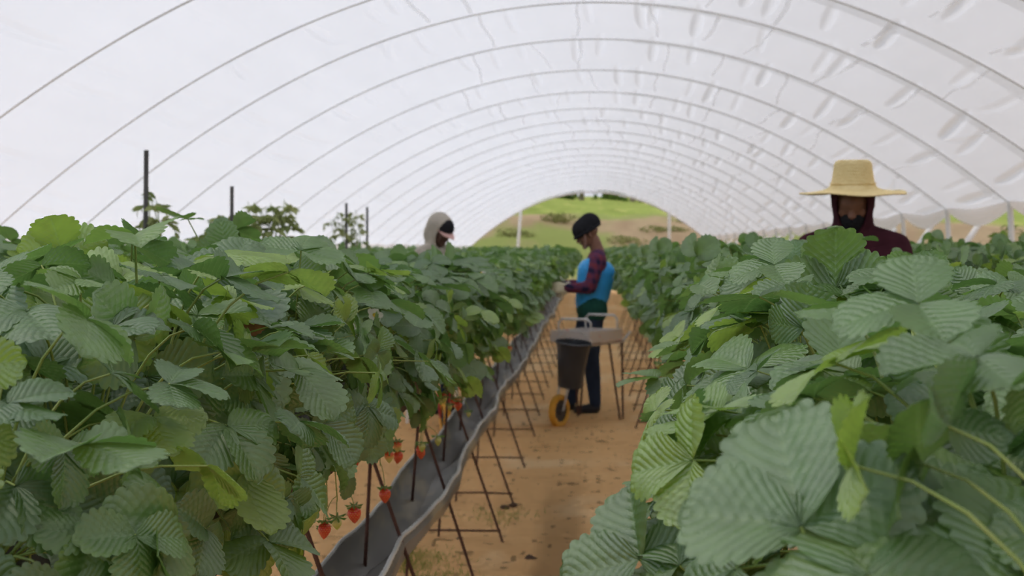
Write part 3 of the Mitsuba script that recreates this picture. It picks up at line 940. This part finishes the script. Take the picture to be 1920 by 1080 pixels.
class Body:
    """Local axes: forward, left, up; origin on the ground between the feet."""

    def __init__(self, x, y, facing, tilt):
        f = np.array([facing[0], facing[1], 0.0]); f /= np.linalg.norm(f)
        self.f, self.l, self.o = f, np.cross([0, 0, 1], f), np.array([x, y, 0.0])
        self.tilt = tilt

    def __call__(self, f, l, z):
        return self.o + self.f * f + self.l * l + np.array([0, 0, z])

    def head_frame(self, c, turn=0.0):
        f = rot([0, 0, 1], turn) @ self.f
        l = np.cross([0, 0, 1], f)
        R = rot(l, self.tilt)
        m = np.eye(4)
        m[:3, 0], m[:3, 1], m[:3, 2], m[:3, 3] = R @ f, l, R @ np.array([0, 0, 1.0]), c
        return m


def at(m, *p):
    return m[:3, :3] @ np.array(p) + m[:3, 3]


def hand_balls(w, d, n, curl=0.5, s=1.0):
    """Hulls of a hand at wrist w pointing along d, palm facing n: palm, four fingers of three bones, thumb."""
    d, n = np.asarray(d, float), np.asarray(n, float)
    d /= np.linalg.norm(d); n -= d * np.dot(n, d); n /= np.linalg.norm(n)
    a = np.cross(d, n)
    q = lambda x, y, z: w + s * (d * x + a * y + n * z)
    out = [hull((q(0, -.015, 0), .020 * s), (q(0, .015, 0), .020 * s), (q(.075, -.030, 0), .013 * s), (q(.078, .030, 0), .013 * s), (q(.03, .033, .004), .014 * s))]
    for y, L in ((.031, .068), (.011, .078), (-.010, .072), (-.030, .056)):
        p, ang = q(.078, y, 0), 0.15
        for frac, r0 in ((.45, .0095), (.32, .0088), (.23, .0078)):
            ang += curl * 0.75
            e = p + s * L * frac * (d * math.cos(ang) + n * math.sin(ang))
            out.append(hull((p, r0 * s), (e, r0 * .92 * s)))
            p = e
    p0, p1, p2, p3 = q(.015, .034, .006), q(.042, .056, .018), q(.066, .058, .030), q(.084, .050, .038)
    out += [hull((p0, .013 * s), (p1, .0115 * s)), hull((p1, .0115 * s), (p2, .0095 * s)), hull((p2, .0095 * s), (p3, .008 * s))]
    return out


def head_hulls(m):
    q = lambda *p: at(m, *p)
    return [hull((q(-.020, 0, .032), .080), (q(.018, 0, .036), .074), (q(.035, .018, -.055), .040), (q(.035, -.018, -.055), .040), (q(.055, 0, .02), .052)),
            hull((q(.045, 0, -.060), .036), (q(.066, 0, -.086), .022)),                    # chin
            hull((q(.082, 0, .020), .009), (q(.104, 0, -.026), .012), (q(.088, .013, -.030), .008), (q(.088, -.013, -.030), .008)),   # nose
            hull((q(.078, .036, .026), .013), (q(.083, 0, .026), .011), (q(.078, -.036, .026), .013)),                               # brow
            hull((q(.062, .040, -.018), .020), (q(.062, .030, -.03), .022)), hull((q(.062, -.040, -.018), .020), (q(.062, -.030, -.03), .022)),
            hull((q(.082, .018, -.052), .008), (q(.087, 0, -.050), .010), (q(.082, -.018, -.052), .008)),                            # mouth
            hull((q(-.004, .080, .016), .012), (q(-.008, .083, -.022), .009)), hull((q(-.004, -.080, .016), .012), (q(-.008, -.083, -.022), .009))]


def build_person(J, m, skin, label, top, legs='denim', sleeves=True, gloves=None, curl=0.5):
    """J: joints in the world; m: the head's frame; top: the cloth of shirt and sleeves."""
    k = numbered('person')
    tag(k, label, 'person')
    n1, n0 = J['neck'], at(m, -.025, 0, -.06)
    parts = head_hulls(m) + [hull((n0, .052), (n1, .058))]
    torso = lambda g: [hull((J['neck'] - [0, 0, .015], .05 + g), (J['sl'], .052 + g), (J['sr'], .052 + g), (J['cl'], .088 + g), (J['cr'], .088 + g)),
                       hull((J['cl'], .088 + g), (J['cr'], .088 + g), (J['wl'], .082 + g), (J['wr'], .082 + g)),
                       hull((J['wl'], .082 + g), (J['wr'], .082 + g), (J['hl'], .098 + g), (J['hr'], .098 + g))]
    arm = lambda s, g: [hull((J['s' + s], .050 + g), (J['e' + s], .039 + g)), hull((J['e' + s], .039 + g), (J['w_' + s], .027 + g))]
    leg = lambda s, g: [hull((J['h' + s], .090 + g), (J['k' + s], .056 + g)), hull((J['k' + s], .056 + g), (J['k' + s] * .62 + J['a' + s] * .38, .054 + g), (J['a' + s], .036 + g))]
    foot = lambda s, g: [hull((J['a' + s] + [0, 0, -.03], .034 + g), (J['a' + s] * .75 + J['t' + s] * .25 + [0, 0, -.035], .03 + g), (J['t' + s], .026 + g))]
    parts += torso(0)
    for s in 'lr':
        parts += arm(s, 0) + leg(s, 0) + foot(s, 0) + hand_balls(J['w_' + s], J['d_' + s], J['n_' + s], curl)
    add(k + '__body', smoothed(union(parts), 0.016, 5), skin, True)
    shirt = torso(.012)[:2] + [hull((J['wl'], .097), (J['wr'], .097), (J['wl'] * .5 + J['hl'] * .5, .105), (J['wr'] * .5 + J['hr'] * .5, .105))]
    for s in 'lr':
        shirt += arm(s, .013)
    sh = union(shirt) - union([hull((n0, .062), (n1 + [0, 0, .02], .066))])
    add(k + '__shirt', smoothed(sh, 0.03, 5), top, True)
    tr = [hull((J['wl'] * .35 + J['hl'] * .65, .107), (J['wr'] * .35 + J['hr'] * .65, .107), (J['hl'], .110), (J['hr'], .110))]
    for s in 'lr':
        tr += leg(s, .012)
    add(k + '__trousers', smoothed(union(tr), 0.03, 5), legs, True)
    for s in 'lr':
        add(k + '__shoe', smoothed(union(foot(s, .010)), 0.02, 4), 'shoe_rubber', True)
    for y in (.031, -.031):
        e = add(k + '__eye', smoothed(ball(at(m, .073, y, .004), .013, 24), None, 0), 'eye_white', True)
        add(e + '__iris', smoothed(ball(at(m, .081, y, .002), .0062, 16), None, 0), 'eye_dark', True)
    add(k + '__lips', smoothed(hull((at(m, .084, .019, -.052), .006), (at(m, .0945, 0, -.050), .006), (at(m, .084, -.019, -.052), .006)), 0.006, 3), 'lip', True)
    if gloves:
        for s in 'lr':
            d = np.asarray(J['d_' + s], float); d = d / np.linalg.norm(d)
            add(k + '__glove', smoothed(union(hand_balls(J['w_' + s], J['d_' + s], J['n_' + s], curl, 1.12) + [hull((J['w_' + s], .032), (J['w_' + s] - d * .03, .036))]), 0.006, 3), gloves, True)
    return k


def joints(B, chest, waist, hips, shoulders, elbows, wrists, knees, ankles, neck, hand_dirs, hand_normals, toe=0.15, width=1.0):
    J = {'neck': B(*neck)}
    for s, q in (('l', 1), ('r', -1)):
        i = 0 if s == 'l' else 1
        J['s' + s], J['e' + s], J['w_' + s] = B(*shoulders[i]), B(*elbows[i]), B(*wrists[i])
        J['c' + s], J['w' + s], J['h' + s] = B(chest[0], q * .075 * width, chest[1]), B(waist[0], q * .058 * width, waist[1]), B(hips[0], q * .080 * width, hips[1])
        J['k' + s], J['a' + s] = B(*knees[i]), B(*ankles[i])
        J['t' + s] = B(ankles[i][0] + toe, ankles[i][1] + q * .02, 0.028)
        J['d_' + s] = B.f * hand_dirs[i][0] + B.l * hand_dirs[i][1] + np.array([0, 0, hand_dirs[i][2]])
        J['n_' + s] = B.f * hand_normals[i][0] + B.l * hand_normals[i][1] + np.array([0, 0, hand_normals[i][2]])
    return J


# the worker in the blue vest, in profile, picking from the left row
B = Body(0.0, 12.12, (-1, -0.10), 0.42)
J = joints(B, (-.035, 1.17), (-.005, 0.99), (.0, 0.86), ((-.035, .155, 1.285), (-.035, -.155, 1.285)), ((.035, .215, 1.055), (.05, -.20, 1.06)), ((.215, .12, 1.045), (.23, -.10, 1.07)),
           ((.015, .095, .47), (.11, -.095, .46)), ((-.02, .10, .075), (.17, -.10, .075)), (-.05, 0, 1.345), ((1, -.1, .05), (1, .1, .1)), ((0, -1, -.3), (0, 1, -.3)))
hm = B.head_frame(B(.035, 0, 1.495))
k = build_person(J, hm, 'skin_brown', 'worker in a bright blue vest, plaid shirt and black beanie, picking at the left row', 'plaid_cloth', gloves='glove_cloth')
vest = [hull((J['cl'] + B.f * .045 + [0, 0, .02], .105), (J['cr'] + B.f * .045 + [0, 0, .02], .105), (J['cl'] - B.f * .045, .105), (J['cr'] - B.f * .045, .105), (J['wl'] + B.f * .02, .115), (J['wr'] + B.f * .02, .115), (J['wl'] - B.f * .03, .11), (J['wr'] - B.f * .03, .11)), hull((J['neck'] - [0, 0, .05], .045), (J['sl'] * .62 + J['sr'] * .38, .062), (J['sr'] * .62 + J['sl'] * .38, .062), (J['cl'], .110), (J['cr'], .110)),
        hull((J['cl'], .110), (J['cr'], .110), (J['wl'], .106), (J['wr'], .106)),
        hull((J['wl'] + B.f * .02, .115), (J['wr'] + B.f * .02, .115), (J['wl'] - B.f * .03, .11), (J['wr'] - B.f * .03, .11), (J['wl'] + B.f * .02 - [0, 0, .07], .120), (J['wr'] + B.f * .02 - [0, 0, .07], .120))]
hole = [hull((J['s' + s] + B.l * (0.02 if s == 'l' else -0.02) + [0, 0, .0], .075), (J['e' + s] * .3 + J['s' + s] * .7, .062)) for s in 'lr'] + [hull((J['neck'] + [0, 0, .02], .075), (J['neck'] + [0, 0, .12], .10))]
add(k + '__vest', smoothed(union(vest) - union(hole), 0.02, 4), 'blue_vest', True, label='bright blue sleeveless work vest')
hem = hull((J['wl'] + B.f * .01 - [0, 0, .06], .122), (J['wr'] + B.f * .01 - [0, 0, .06], .122), (J['hl'], .126), (J['hr'], .126))
add(k + '__jacket_hem', smoothed(hem, 0.02, 3), 'green_cloth', True, label='dark green jacket hem below the vest')
cap = union([hull((at(hm, -.022, 0, .045), .106), (at(hm, .022, 0, .050), .096), (at(hm, -.050, 0, .075), .094))]).trim_by_plane([float(v) for v in hm[:3, :3] @ np.array([0.12, 0, 1.0])], float(np.dot(hm[:3, :3] @ np.array([0.12, 0, 1.0]), at(hm, 0, 0, .018)) / np.linalg.norm([.12, 0, 1])))
b = add(k + '__beanie', smoothed(cap, 0.012, 4), 'black_cloth', True, label='black knitted beanie')
th = np.linspace(0, 2 * PI, 40)
add(b + '__brim', tube([at(hm, -.005 + .118 * math.cos(t), .106 * math.sin(t), .026 - .014 * math.cos(t)) for t in th], 0.014, 8, False), 'black_cloth', True)

# the worker in the straw hat, beyond the right row
B = Body(1.13, 6.32, (-0.22, -0.97), 0.38)
J = joints(B, (.0, 1.27), (.0, 1.06), (-.01, 0.92), ((.0, .185, 1.375), (.0, -.185, 1.375)), ((.05, .235, 1.13), (.05, -.235, 1.13)), ((.24, .13, 1.12), (.26, -.12, 1.12)),
           ((.02, .10, .50), (.04, -.10, .50)), ((-.02, .11, .075), (.03, -.11, .075)), (-.02, 0, 1.455), ((1, -.1, .1), (1, .1, .1)), ((0, -1, -.3), (0, 1, -.3)))
hm = B.head_frame(B(.035, 0, 1.575))
hat_c = B(.035, 0, 1.575)
k = build_person(J, hm, 'skin_brown', 'worker in a wide straw hat and dark maroon hood, looking down behind the right row', 'maroon_cloth')
q = lambda *p: at(hm, *p)
hood = hull((q(-.028, 0, .035), .098), (q(.020, 0, .035), .092), (q(.020, 0, -.07), .082), (q(-.03, 0, -.05), .085)) + hull((q(-.005, 0, -.07), .085), (J['neck'] - [0, 0, .06], .10)) + hull((J['neck'] - [0, 0, .05], .095), (J['sl'] + [0, 0, .012], .058), (J['sr'] + [0, 0, .012], .058))
opening = hull((q(.11, .0, .05), .062), (q(.12, .0, -.075), .056), (q(.06, 0, .02), .066))
hood = (hood - opening).trim_by_plane([0, 0, -1.0], -1.622)
add(k + '__hood', smoothed(hood, 0.014, 5), 'maroon_cloth', True, label='dark maroon hood around head and neck')
mask = hull((q(.050, .0, -.05), .055), (q(.082, 0, -.050), .030), (q(.060, 0, -.095), .032), (q(.02, 0, -.10), .05))
add(k + '__face_cover', smoothed(mask, 0.012, 4), 'black_cloth', True, label='black cover over mouth and chin')
straw_center = at(hm, -.01, 0, .075)


def straw(p, n, uv):
    rr = dr.sqrt(dr.square(p.x - float(straw_center[0])) + dr.square(p.y - float(straw_center[1])))
    ring = 0.5 + 0.5 * dr.sin((rr + p.z) * 520.0)
    an = noise(p.x * 90, p.y * 90, p.z * 160)
    return mix((0.58, 0.44, 0.19), (0.80, 0.67, 0.37), 0.35 * ring + 0.65 * an)


scene['straw'] = procedural(straw, 0.85, 0.15)
sides = 56
prof = [(0, .152), (.030, .153), (.060, .150), (.074, .142), (.080, .128), (.083, .10), (.088, .06), (.094, .030), (.104, .012), (.125, .004), (.16, -.002), (.20, -.005), (.226, -.004), (.227, -.010), (.20, -.011), (.16, -.008), (.125, -.003), (.102, .004), (.088, .018), (.078, .10), (.06, .142), (0, .146)]
v, f = lathe(prof, sides)
v[:, 2] *= np.where(v[:, 2] > .02, 0.88, 1)
rr, an = np.hypot(v[:, 0], v[:, 1]), np.arctan2(v[:, 1], v[:, 0])
v[:, 2] += np.clip((rr - .10) / .12, 0, 1) * (0.005 * np.sin(2 * an + .6) + 0.003 * np.sin(5 * an) - 0.006) - 0.006 * np.clip(1 - rr / .05, 0, 1)
v[:, :2] *= (1 + .02 * np.sin(3 * an) * np.clip(rr / .1, 0, 1))[:, None]
c = B(.03, 0, 1.628)
R = rot([0, 1, 0], -0.015) @ rot([1, 0, 0], 0.06)
nb = 9 * sides
hk = add(k + '__straw_hat', (v @ R.T + c, f), 'straw', True, label='wide-brimmed pale straw hat')
add(hk + '__crown_edge', tube([R @ np.array([.0955 * math.cos(t), .0955 * math.sin(t), .030]) + c for t in th], 0.0035, 6, False), 'straw', True)

# the hooded worker beyond the left row
B = Body(-1.30, 12.05, (0.80, -0.60), 0.50)
J = joints(B, (-.02, 1.22), (.0, 1.03), (-.01, 0.90), ((-.02, .17, 1.335), (-.02, -.17, 1.335)), ((.04, .215, 1.085), (.04, -.215, 1.085)), ((.23, .11, 1.08), (.24, -.11, 1.08)),
           ((.03, .10, .48), (.02, -.10, .48)), ((.0, .11, .075), (-.03, -.11, .075)), (-.03, 0, 1.395), ((1, -.1, .1), (1, .1, .1)), ((0, -1, -.3), (0, 1, -.3)))
hm = B.head_frame(B(.035, 0, 1.515))
k = build_person(J, hm, 'skin_dark', 'worker in a pale beige hood with a pink-brimmed cap, seen above the left row', 'beige_cloth')
q = lambda *p: at(hm, *p)
hood = hull((q(-.040, 0, .055), .104), (q(.0, 0, .050), .100), (q(-.01, 0, -.07), .090), (q(-.05, 0, -.05), .094)) + hull((q(-.03, 0, -.06), .082), (J['neck'] - [0, 0, .06], .10))
opening = hull((q(.11, 0, .07), .090), (q(.11, 0, -.08), .080), (q(.050, 0, .03), .086))
add(k + '__hood', smoothed(hood - opening, 0.014, 5), 'beige_cloth', True, label='pale beige hood')
capm = hull((q(.0, 0, .055), .088), (q(.030, 0, .055), .083))
fv = hm[:3, :3] @ np.array([0, 0, 1.0])
capm = capm.trim_by_plane([float(x) for x in fv], float(np.dot(fv, q(0, 0, .040))))
ck = add(k + '__cap', smoothed(capm, 0.012, 3), 'black_cloth', True, label='dark cap under the hood')
vis = [hull(*[(q(.085 + .0 * abs(s) - .25 * s * s * 4 * .05, s * .085, .036), .006) for s in (-.9, -.5, 0, .5, .9)], *[(q(.165 - .05 * abs(s) * 1.6, s * .075, .018), .006) for s in (-.8, -.4, 0, .4, .8)])]
add(ck + '__visor', smoothed(vis[0], 0.01, 3), 'pink_cloth', True, label='pale pink cap brim')

# ------------------------------------------------------------------ picking carts and bucket
scene['cart_metal'] = procedural(lambda p, n, uv: mix((0.42, 0.42, 0.43), (0.68, 0.68, 0.68), noise(p.x * 18, p.y * 18, p.z * 18)), 0.4, 0.5)
scene['cart_tray'] = procedural(lambda p, n, uv: mix((0.62, 0.58, 0.56), (0.60, 0.28, 0.24), smoothstep(0.62, 0.75, fbm(p.x * 10, p.y * 10, p.z * 16))), 0.6, 0.3)
scene['wheel_yellow'] = procedural(lambda p, n, uv: mix((0.62, 0.30, 0.03), (0.78, 0.42, 0.06), fbm(p.x * 16, p.y * 16, p.z * 16)), 0.5, 0.3)
scene['red_paint'] = plain((0.42, 0.025, 0.02), 0.5)
scene['dark_metal'] = plain((0.05, 0.045, 0.045), 0.5)
scene['black_plastic'] = procedural(lambda p, n, uv: mix((0.026, 0.030, 0.040), (0.045, 0.050, 0.062), noise(p.x * 9, p.y * 9, p.z * 9)), 0.35, 0.5)


def cart(x, y, ang, label, red=False):
    k = numbered('picking_cart')
    tag(k, label, 'cart')
    a, b = np.array([math.cos(ang), math.sin(ang), 0]), np.array([-math.sin(ang), math.cos(ang), 0])
    o = np.array([x, y, 0.0])
    q = lambda u, v, z: o + a * u + b * v + np.array([0, 0, z])
    # wheel
    tyre, f = lathe([(.085, -.020), (.112, -.026), (.126, -.016), (.130, 0), (.126, .016), (.112, .026), (.085, .020), (.085, -.020)], 36)
    Rw = np.stack([a, [0, 0, 1.0], b], 1)
    c = q(.42, 0, .118)
    w = add(k + '__wheel', (tyre @ Rw.T + c, f), 'wheel_yellow', 40, label='yellow-orange tyre')
    hub, hf = lathe([(0, -.024), (.03, -.024), (.034, -.012), (.088, -.010), (.088, .010), (.034, .012), (.03, .024), (0, .024)], 28)
    add(w + '__hub', (hub @ Rw.T + c, hf), 'dark_metal', 40)
    for s in (-1, 1):
        add(k + '__fork', tube([q(.42, s * .034, .118), q(.33, s * .045, .36), q(.22, s * .10, .60)], 0.009, 8), 'red_paint' if red else 'cart_metal', 40)
        add(k + '__frame_rail', tube([q(.30, s * .10, .615), q(-.25, s * .17, .625), q(-.36, s * .18, .70)], 0.011, 8), 'cart_metal', 40)
        add(k + '__leg', tube([q(-.06, s * .16, .62), q(-.16, s * .20, .012), q(-.20, s * .205, .012), q(-.24, s * .17, .62)], 0.009, 8), 'white_paint' if red else 'rusty_wire', 40)
    tray = trimesh.util.concatenate([trimesh.creation.box((.50, .36, .012)), *[trimesh.creation.box((.50, .010, .085)).apply_translation((0, s * .178, .042)) for s in (-1, 1)], *[trimesh.creation.box((.010, .36, .085)).apply_translation((s * .247, 0, .042)) for s in (-1, 1)]])
    m = np.eye(4); m[:3, 0], m[:3, 1], m[:3, 3] = a, b, q(.02, 0, .645)
    tray.apply_transform(m)
    add(k + '__tray', tray, 'cart_tray', False, label='shallow pale tray')
    for u, z in ((-.20, .84), (.20, .82)):
        add(k + '__handle_loop', tube([q(u, -.15, .64), q(u, -.15, z - .03), q(u, -.12, z), q(u, .12, z), q(u, .15, z - .03), q(u, .15, .64)], 0.010, 8), 'cart_metal', 40, label='grey tube hoop above the tray')
    return q


q = cart(-0.03, 11.50, math.radians(238), 'single-wheeled picking cart with a yellow tyre, before the worker in the blue vest')
bm, bf = lathe([(0, .0), (.088, .0), (.093, .006), (.118, .25), (.132, .335), (.140, .336), (.141, .352), (.134, .354), (.128, .335), (.113, .25), (.089, .012), (0, .012)], 40)
R = rot([0, 1, 0], 0.09) @ rot([1, 0, 0], 0.10)
bc = np.array([-.170, 11.02, .315])
bk = numbered('bucket')
add(bk + '__body', (bm @ R.T + bc, bf), 'black_plastic', 35)
add(bk + '__rim', tube([R @ np.array([.140 * math.cos(t), .140 * math.sin(t), .345]) + bc for t in th], 0.006, 8, False), 'black_plastic', True)
add(bk + '__handle', tube([R @ np.array([.142 * math.cos(t), -.01, .33 + .11 * math.sin(t)]) + bc for t in np.linspace(0, PI, 18)], 0.004, 6), 'cart_metal', True)
tag(bk, 'black plastic bucket hanging on the front of the picking cart above its yellow wheel', 'bucket')
cart(-1.20, 11.05, math.radians(285), 'picking cart with red fork and yellow tyre, half hidden behind the gutter', red=True)

# ------------------------------------------------------------------ litter on the soil
scene['dry_leaf'] = {'type': 'principledthin', 'base_color': {'type': 'rgb', 'value': [0.30, 0.13, 0.06]}, 'roughness': 0.7, 'diff_trans': 0.4}
scene['dark_litter'] = plain((0.10, 0.06, 0.04), 0.9)
r = np.random.default_rng(9)
spots = [(-0.62, 6.72, 'dark clod at the foot of a wire stand rail, nearest the camera'), (-0.46, 7.6, 'dark clod beside the gutter by the fourth wire stand'), (-0.42, 7.66, 'small dark clod at the foot of the fourth wire stand'), (-0.50, 8.7, 'dark clod on the path by the fifth wire stand'), (-0.27, 6.35, 'small dark clod alone on the path near the camera')]
for x, y, lab in spots:
    s = trimesh.creation.icosphere(2, 0.018)
    s.vertices *= [1.5, 1.1, .7]
    s.vertices += (meshkit.fbm(s.vertices * 60 + x * 9, 3)[:, None] - .5) * 0.016
    s.apply_translation((x, y, 0.004))
    tag(add('soil_clod', s, 'dark_litter', True), lab, 'clod')

# ------------------------------------------------------------------ large single leaves near the camera, parts of the nearest plants
def spot(px, py, y):
    """The point at distance y down the tunnel that lies behind this pixel of the photograph."""
    return np.array([(px - 1110) * y / F, y, EYE - (py - 465) * y / F])


def hero(px, py, y, L, n, a, seed, k=1, spread=None, only=None):
    """A leaf whose centre (where its leaflets meet) stands at the point; n its upper side, a the way its middle leaflet points."""
    c = spot(px, py, y)
    row = min((ROW_LEFT, ROW_RIGHT), key=lambda q: abs(q - c[0]))
    key, x, yy, _, _ = min((q for q in PLANTS if q[3] == row), key=lambda q: (q[1] - c[0]) ** 2 + (q[2] - c[1]) ** 2)
    r = np.random.default_rng(seed)
    v, f, uv = blade(L, 0, r, k)
    m = frame(c, n, a)
    lk = add(key + '__leaf', (v @ m[:3, :3].T + m[:3, 3], f), 'leaf', True, uv=uv)
    o = np.array([x * .4 + c[0] * .6, yy * .4 + c[1] * .6 + .05, BAG_TOP - .02])
    mid = o * .45 + c * .55 - np.asarray(a) / np.linalg.norm(a) * 0.04 + [0, 0, -.01]
    add(lk + '__stalk', tube(bezier(o, mid, c, 8), np.linspace(0.0026, 0.0016, 8), 5, False), 'stalk', True)


# right row
hero(1200, 1050, 1.45, .092, (-.55, -.70, .45), (-.45, .1, .9), 1, 4)
hero(1275, 1060, 1.42, .085, (-.35, -.45, .80), (-.3, .3, .8), 2, 8)
hero(1500, 985, 1.02, .098, (-.30, -.75, .60), (-.25, .2, 1.0), 3, 12)
hero(1625, 1075, .98, .100, (.0, -.62, .78), (-.15, .5, .85), 4, 16)
hero(1585, 705, 1.62, .092, (.05, -.55, .83), (-.1, .75, .6), 5, 6)
hero(1715, 650, 1.75, .090, (-.15, -.60, .75), (-.1, .5, .85), 6, 9)
hero(1345, 850, 1.50, .088, (-.15, -.35, .92), (-.8, .4, .1), 7, 14)
hero(1562, 540, 2.35, .105, (.05, .88, .30), (-.05, -.1, 1.0), 8, 3)
hero(1800, 790, 1.40, .094, (.25, -.40, .88), (.55, .6, .4), 9, 5)
hero(1905, 720, 1.60, .090, (.1, -.5, .85), (-.2, .5, .7), 10, 7)
hero(1420, 600, 2.05, .085, (-.2, .4, .85), (-.8, -.2, .3), 11, 21)
hero(1690, 880, 1.20, .095, (.35, .35, .80), (.6, -.6, .2), 12, 23)
hero(1850, 1010, 1.05, .092, (.30, -.55, .78), (.4, .6, .5), 13, 11)
hero(1400, 690, 1.85, .085, (-.35, -.45, .82), (-.5, .5, .4), 14, 2)
hero(1245, 930, 1.75, .080, (-.6, -.3, .70), (-.7, -.3, .2), 15, 18)
hero(1780, 1010, 1.12, .095, (.10, -.60, .80), (.3, .6, .6), 16, 14)
hero(1900, 900, 1.25, .092, (.2, -.50, .85), (-.3, .6, .5), 17, 5)
hero(1690, 1000, 1.15, .090, (-.1, -.5, .86), (.6, .4, .3), 18, 8)
hero(1910, 1070, 1.00, .090, (.0, -.65, .75), (-.2, .6, .7), 19, 19)
hero(1760, 900, 1.32, .090, (.1, -.45, .88), (.4, .7, .3), 40, 36)
hero(1330, 960, 1.50, .085, (-.4, -.45, .8), (-.3, .5, .6), 41, 30)
# left row
hero(235, 455, 2.55, .095, (.15, .45, .85), (.5, -.6, .25), 20, 28)
hero(215, 520, 2.20, .090, (.2, -.55, .82), (.2, .6, .7), 21, 10)
hero(435, 520, 2.35, .092, (.25, -.60, .70), (.1, .4, .9), 22, 13)
hero(560, 470, 2.60, .085, (.1, -.60, .80), (.1, .5, .85), 23, 15)
hero(100, 480, 2.45, .085, (-.1, .85, .35), (-.1, .0, 1.0), 24, 31)
hero(600, 800, 2.35, .088, (.75, -.62, .15), (.45, .2, -.6), 25, 17)
hero(140, 800, 1.75, .090, (.35, -.60, .72), (-.3, .5, .6), 26, 19)
hero(330, 760, 1.95, .088, (.35, -.50, .80), (.5, -.5, .1), 27, 25)
hero(190, 940, 1.72, .080, (.55, -.80, .35), (-.2, .1, .9), 28, 1)
hero(320, 930, 1.80, .085, (.80, -.55, .10), (.0, -.2, -1.0), 29, 22)
hero(60, 690, 1.70, .092, (.25, -.70, .60), (.2, .4, .9), 30, 27)
hero(450, 690, 2.15, .085, (.3, -.45, .85), (.6, -.4, .3), 31, 29)
hero(530, 950, 2.35, .075, (.65, -.72, .2), (.1, .1, -1.0), 32, 33)
hero(60, 1095, 1.50, .075, (.2, -.5, .85), (.1, .3, .9), 33, 20)

# a dry leaf caught in the left row
v, f, uv = blade(.05, 1, np.random.default_rng(5), 0)
m = frame(spot(470, 585, 2.3), (.2, -.5, .6), (1, .1, .2))
key = min((q for q in PLANTS if q[3] == ROW_LEFT), key=lambda q: abs(q[2] - 2.3) + (q[4] < 0))[0]
add(key + '__dry_leaf', (v @ m[:3, :3].T + m[:3, 3], f), 'dry_leaf', True, label='dry reddish-brown leaf')
flower(min((q for q in PLANTS if q[3] == ROW_LEFT and q[4] > 0), key=lambda q: abs(q[2] - 3.3))[0], spot(700, 592, 3.2), (.5, -.7, .5), 1.0)
